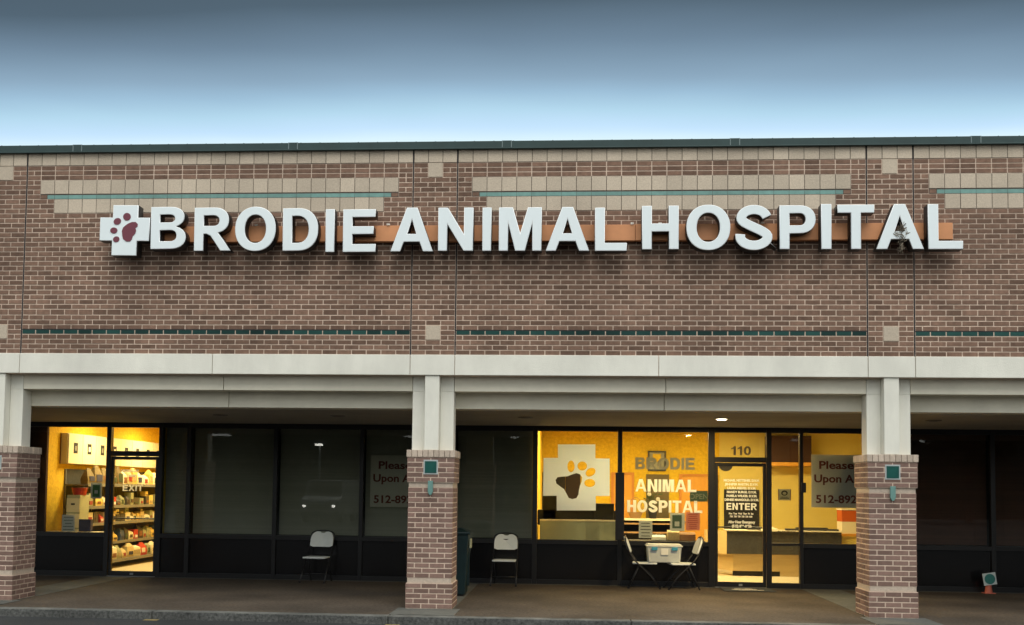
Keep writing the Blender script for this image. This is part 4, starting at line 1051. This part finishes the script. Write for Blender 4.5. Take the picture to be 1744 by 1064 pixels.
# litter bin behind the pier
tr = tag(empty('litter_bin', (.10, 1.95, 0)), 'dark green square litter bin half hidden behind the middle pier', 'bin')
q = MB(); a, b = .215, .265; q.add([(-a, -a, .03), (a, -a, .03), (a, a, .03), (-a, a, .03), (-b, -b, .93), (b, -b, .93), (b, b, .93), (-b, b, .93)], [(3, 2, 1, 0), (0, 1, 5, 4), (1, 2, 6, 5), (2, 3, 7, 6), (3, 0, 4, 7), (4, 5, 6, 7)])
q.build('bin_body', TRASH, tr, .012)
q = MB(); q.box(-.29, .29, -.29, .29, .9305, .97); q.add([(-.27, -.27, .9705), (.27, -.27, .9705), (.27, .27, .9705), (-.27, .27, .9705), (-.15, -.15, 1.02), (.15, -.15, 1.02), (.15, .15, 1.02), (-.15, .15, 1.02)], [(0, 1, 5, 4), (1, 2, 6, 5), (2, 3, 7, 6), (3, 0, 4, 7), (4, 5, 6, 7)])
q.build('lid', TRASH, tr, .01); box('base', BLACK, tr, -.19, .19, -.19, .19, 0, .0295); box('vertical_rib', TRASH, tr, .225, .262, -.02, .02, .15, .70, bevel=.004)
q = MB(); q.box(.268, .285, -.12, .12, .72, .86); q.build('grip', SAGE, tr, .004)
# door mat
mt = tag(empty('door_mat', (4.83, 3.68, .004)), 'grey rubber door mat with worn pale print before the ENTER door', 'mat')
box('mat_body', MATM, mt, -.42, .42, -.30, .30, 0, .012, bevel=.004)
q = MB(); random.seed(9)
for i in range(26):
    x = random.uniform(-.22, .24); y = random.uniform(-.20, .10); q.box(x-.045, x+.045, y-.022, y+.022, .0122+i*.00004, .0128+i*.00004)
q.build('worn_print', MATW, mt)
# little round sign on salmon cone
cn = tag(empty('cone_marker', (8.80, 3.90, .001)), 'salmon cone carrying a tilted white square sign with a teal disc', 'cone')
q = MB(); q.box(-.085, .085, -.085, .085, 0, .012); q.cyl((0, 0, .012), .062, .17, 20, .038); q.build('cone_body', CONE, cn)
rot = Matrix.Rotation(R(-9), 4, 'Y')
q = MB(); q.box(-.105, .105, -.06, -.048, -.10, .10); o = q.build('sign_board', SQW, cn, .003); o.matrix_local = Matrix.Translation((0, 0, .24)) @ rot
o = flat('teal_disc', [blob(0, 0, .085, .085, 0, 28)], DISC, .004, cn); o.location = (0, -.0625, .24)

# ================================================================== ACROSS THE PARKING LOT (seen only as reflections in the glass)
random.seed(33)
def tree(x, y, h, r, label):
    e_ = tag(empty('tree', (x, y, -.1)), label, 'tree', 'trees across the parking lot')
    q = MB(); q.tube([(0, 0, 0), (.05, .02, h*.3), (-.05, .05, h*.55)], [.22, .16, .10], 8)
    for k in range(5):
        a = k*1.257; q.tube([(0, 0, h*.3), (r*.3*math.cos(a), r*.3*math.sin(a), h*.48), (r*.55*math.cos(a), r*.55*math.sin(a), h*.62)], [.10, .06, .03], 6)
    q.build('trunk', BARK, e_)
    q = MB()
    cl = [(Vector((random.gauss(0, r*.45), random.gauss(0, r*.45), h*.62+random.gauss(0, h*.15))), random.uniform(.5, 1.2)) for _ in range(34)]
    for i in range(3600):
        c, cr = random.choice(cl); d = Vector((random.gauss(0, 1), random.gauss(0, 1), random.gauss(0, 1))).normalized()*cr*random.random()**.4
        p_ = c+d; u = Vector((random.gauss(0, 1), random.gauss(0, 1), random.gauss(0, 1))).normalized(); v_ = u.orthogonal().normalized()
        q.add([p_-u*.30, p_+v_*.2, p_+u*.30, p_-v_*.2], [(0, 1, 2, 3)])
    q.build('crown', TREEL, e_)
for i, (x, y, h, r) in enumerate([(-32, -47, 9.5, 4), (-25, -46, 9, 4), (-18.5, -50, 10, 4), (-12, -44, 8.5, 3.6), (-5.5, -50, 10, 4.2), (1, -47, 9, 3.8), (7.5, -50, 10.5, 4.2), (14, -45, 9, 3.8), (20.5, -50, 10, 4), (27, -46, 9.5, 4)]):
    tree(x, y, h, r, f'broad leafy tree across the parking lot, {ORD[i]} of the row from the EXIT door side')
q = MB(); q.box(-45, 45, -60, -58, -.1, 5.5); hb = q.build('sky_blocker_wall', mat('sky_blocker', (.07, .08, .06), .9, noise=.3)); tag(hb, 'added wall behind the trees that keeps sky out of the window reflections', 'wall')  # added wall, its height set to block sky reflections in the panes

# parked van and lot lamp, their lights glinting in the dark windows
def mirrored(x, y, Y):
    v = at(x, y, S); k = ((S-CY)+(S-Y))/(S-CY); return Vector((CX+(v.x-CX)*k, Y, CZ+(v.z-CZ)*k))
GLOW = mat('lit_lamp', (1, 1, 1), .4, emit=(1, .97, .9), estr=9)
v = mirrored(545, 757, -30)
lp_ = tag(empty('street_lamp', (v.x, -30, -.1)), 'tall parking lot lamp with a small lit head, behind the photographer', 'lamp')
q = MB(); q.tube([(0, 0, 0), (0, 0, v.z+.25)], [.09, .05], 10); q.build('pole', STEEL, lp_)
q = MB(); q.box(-.3, .3, -.1, .35, v.z+.16, v.z+.30); q.build('lamp_head', STEEL, lp_, .02); q = MB(); q.box(-.17, .17, .1, .34, v.z+.06, v.z+.159); q.build('lens', GLOW, lp_)
v = mirrored(544, 838, -28)
vn = tag(empty('parked_van', (v.x, -28, -.1)), 'white van facing the shopfront with its headlamps on, behind the photographer', 'van')
q = MB()
prof = [(0, .35), (0, 1.0), (-.15, 1.15), (-.9, 1.3), (-1.5, 2.05), (-4.8, 2.1), (-4.95, 1.9), (-4.95, .35)]
n = len(prof); q.add([(-.95, y, z) for y, z in prof]+[(.95, y, z) for y, z in prof], [tuple(range(n)), tuple(range(2*n-1, n-1, -1))]+[(i, i+n, (i+1) % n+n, (i+1) % n) for i in range(n)])
q.build('body', mat('van_paint', (.22, .23, .22), .5), vn, .05)
q = MB(); q.add([(-.82, -.93, 1.36), (.82, -.93, 1.36), (.78, -1.44, 2.0), (-.78, -1.44, 2.0)], [(0, 1, 2, 3)]); o = q.build('windscreen', BLACK, vn); o.location = (0, .03, .02)
q = MB(); q.box(-.55, .55, .001, .03, .62, .85); q.build('grille', BLACK, vn)
q = MB(); q.box(-.96, .96, -.1, .08, .36, .55); q.build('bumper', GREY, vn, .02)
for sx_ in (-1, 1):
    q = MB(); q.box(sx_*.72-.09, sx_*.72+.06, .001, .035, .76, .86); q.build('headlight', GLOW, vn, .01)
    for yy in (-.95, -3.9):
        w_ = empty('wheel', (sx_*.86, yy, .36)); w_.parent = vn
        for nm_, m_, r_, t_ in (('tyre', BLACK, .35, .11), ('rim', STEEL, .20, .118)):
            q = MB(); q.cyl((0, 0, -t_), r_, 2*t_, 20); o = q.build(nm_, m_, w_); o.rotation_euler.y = R(90)
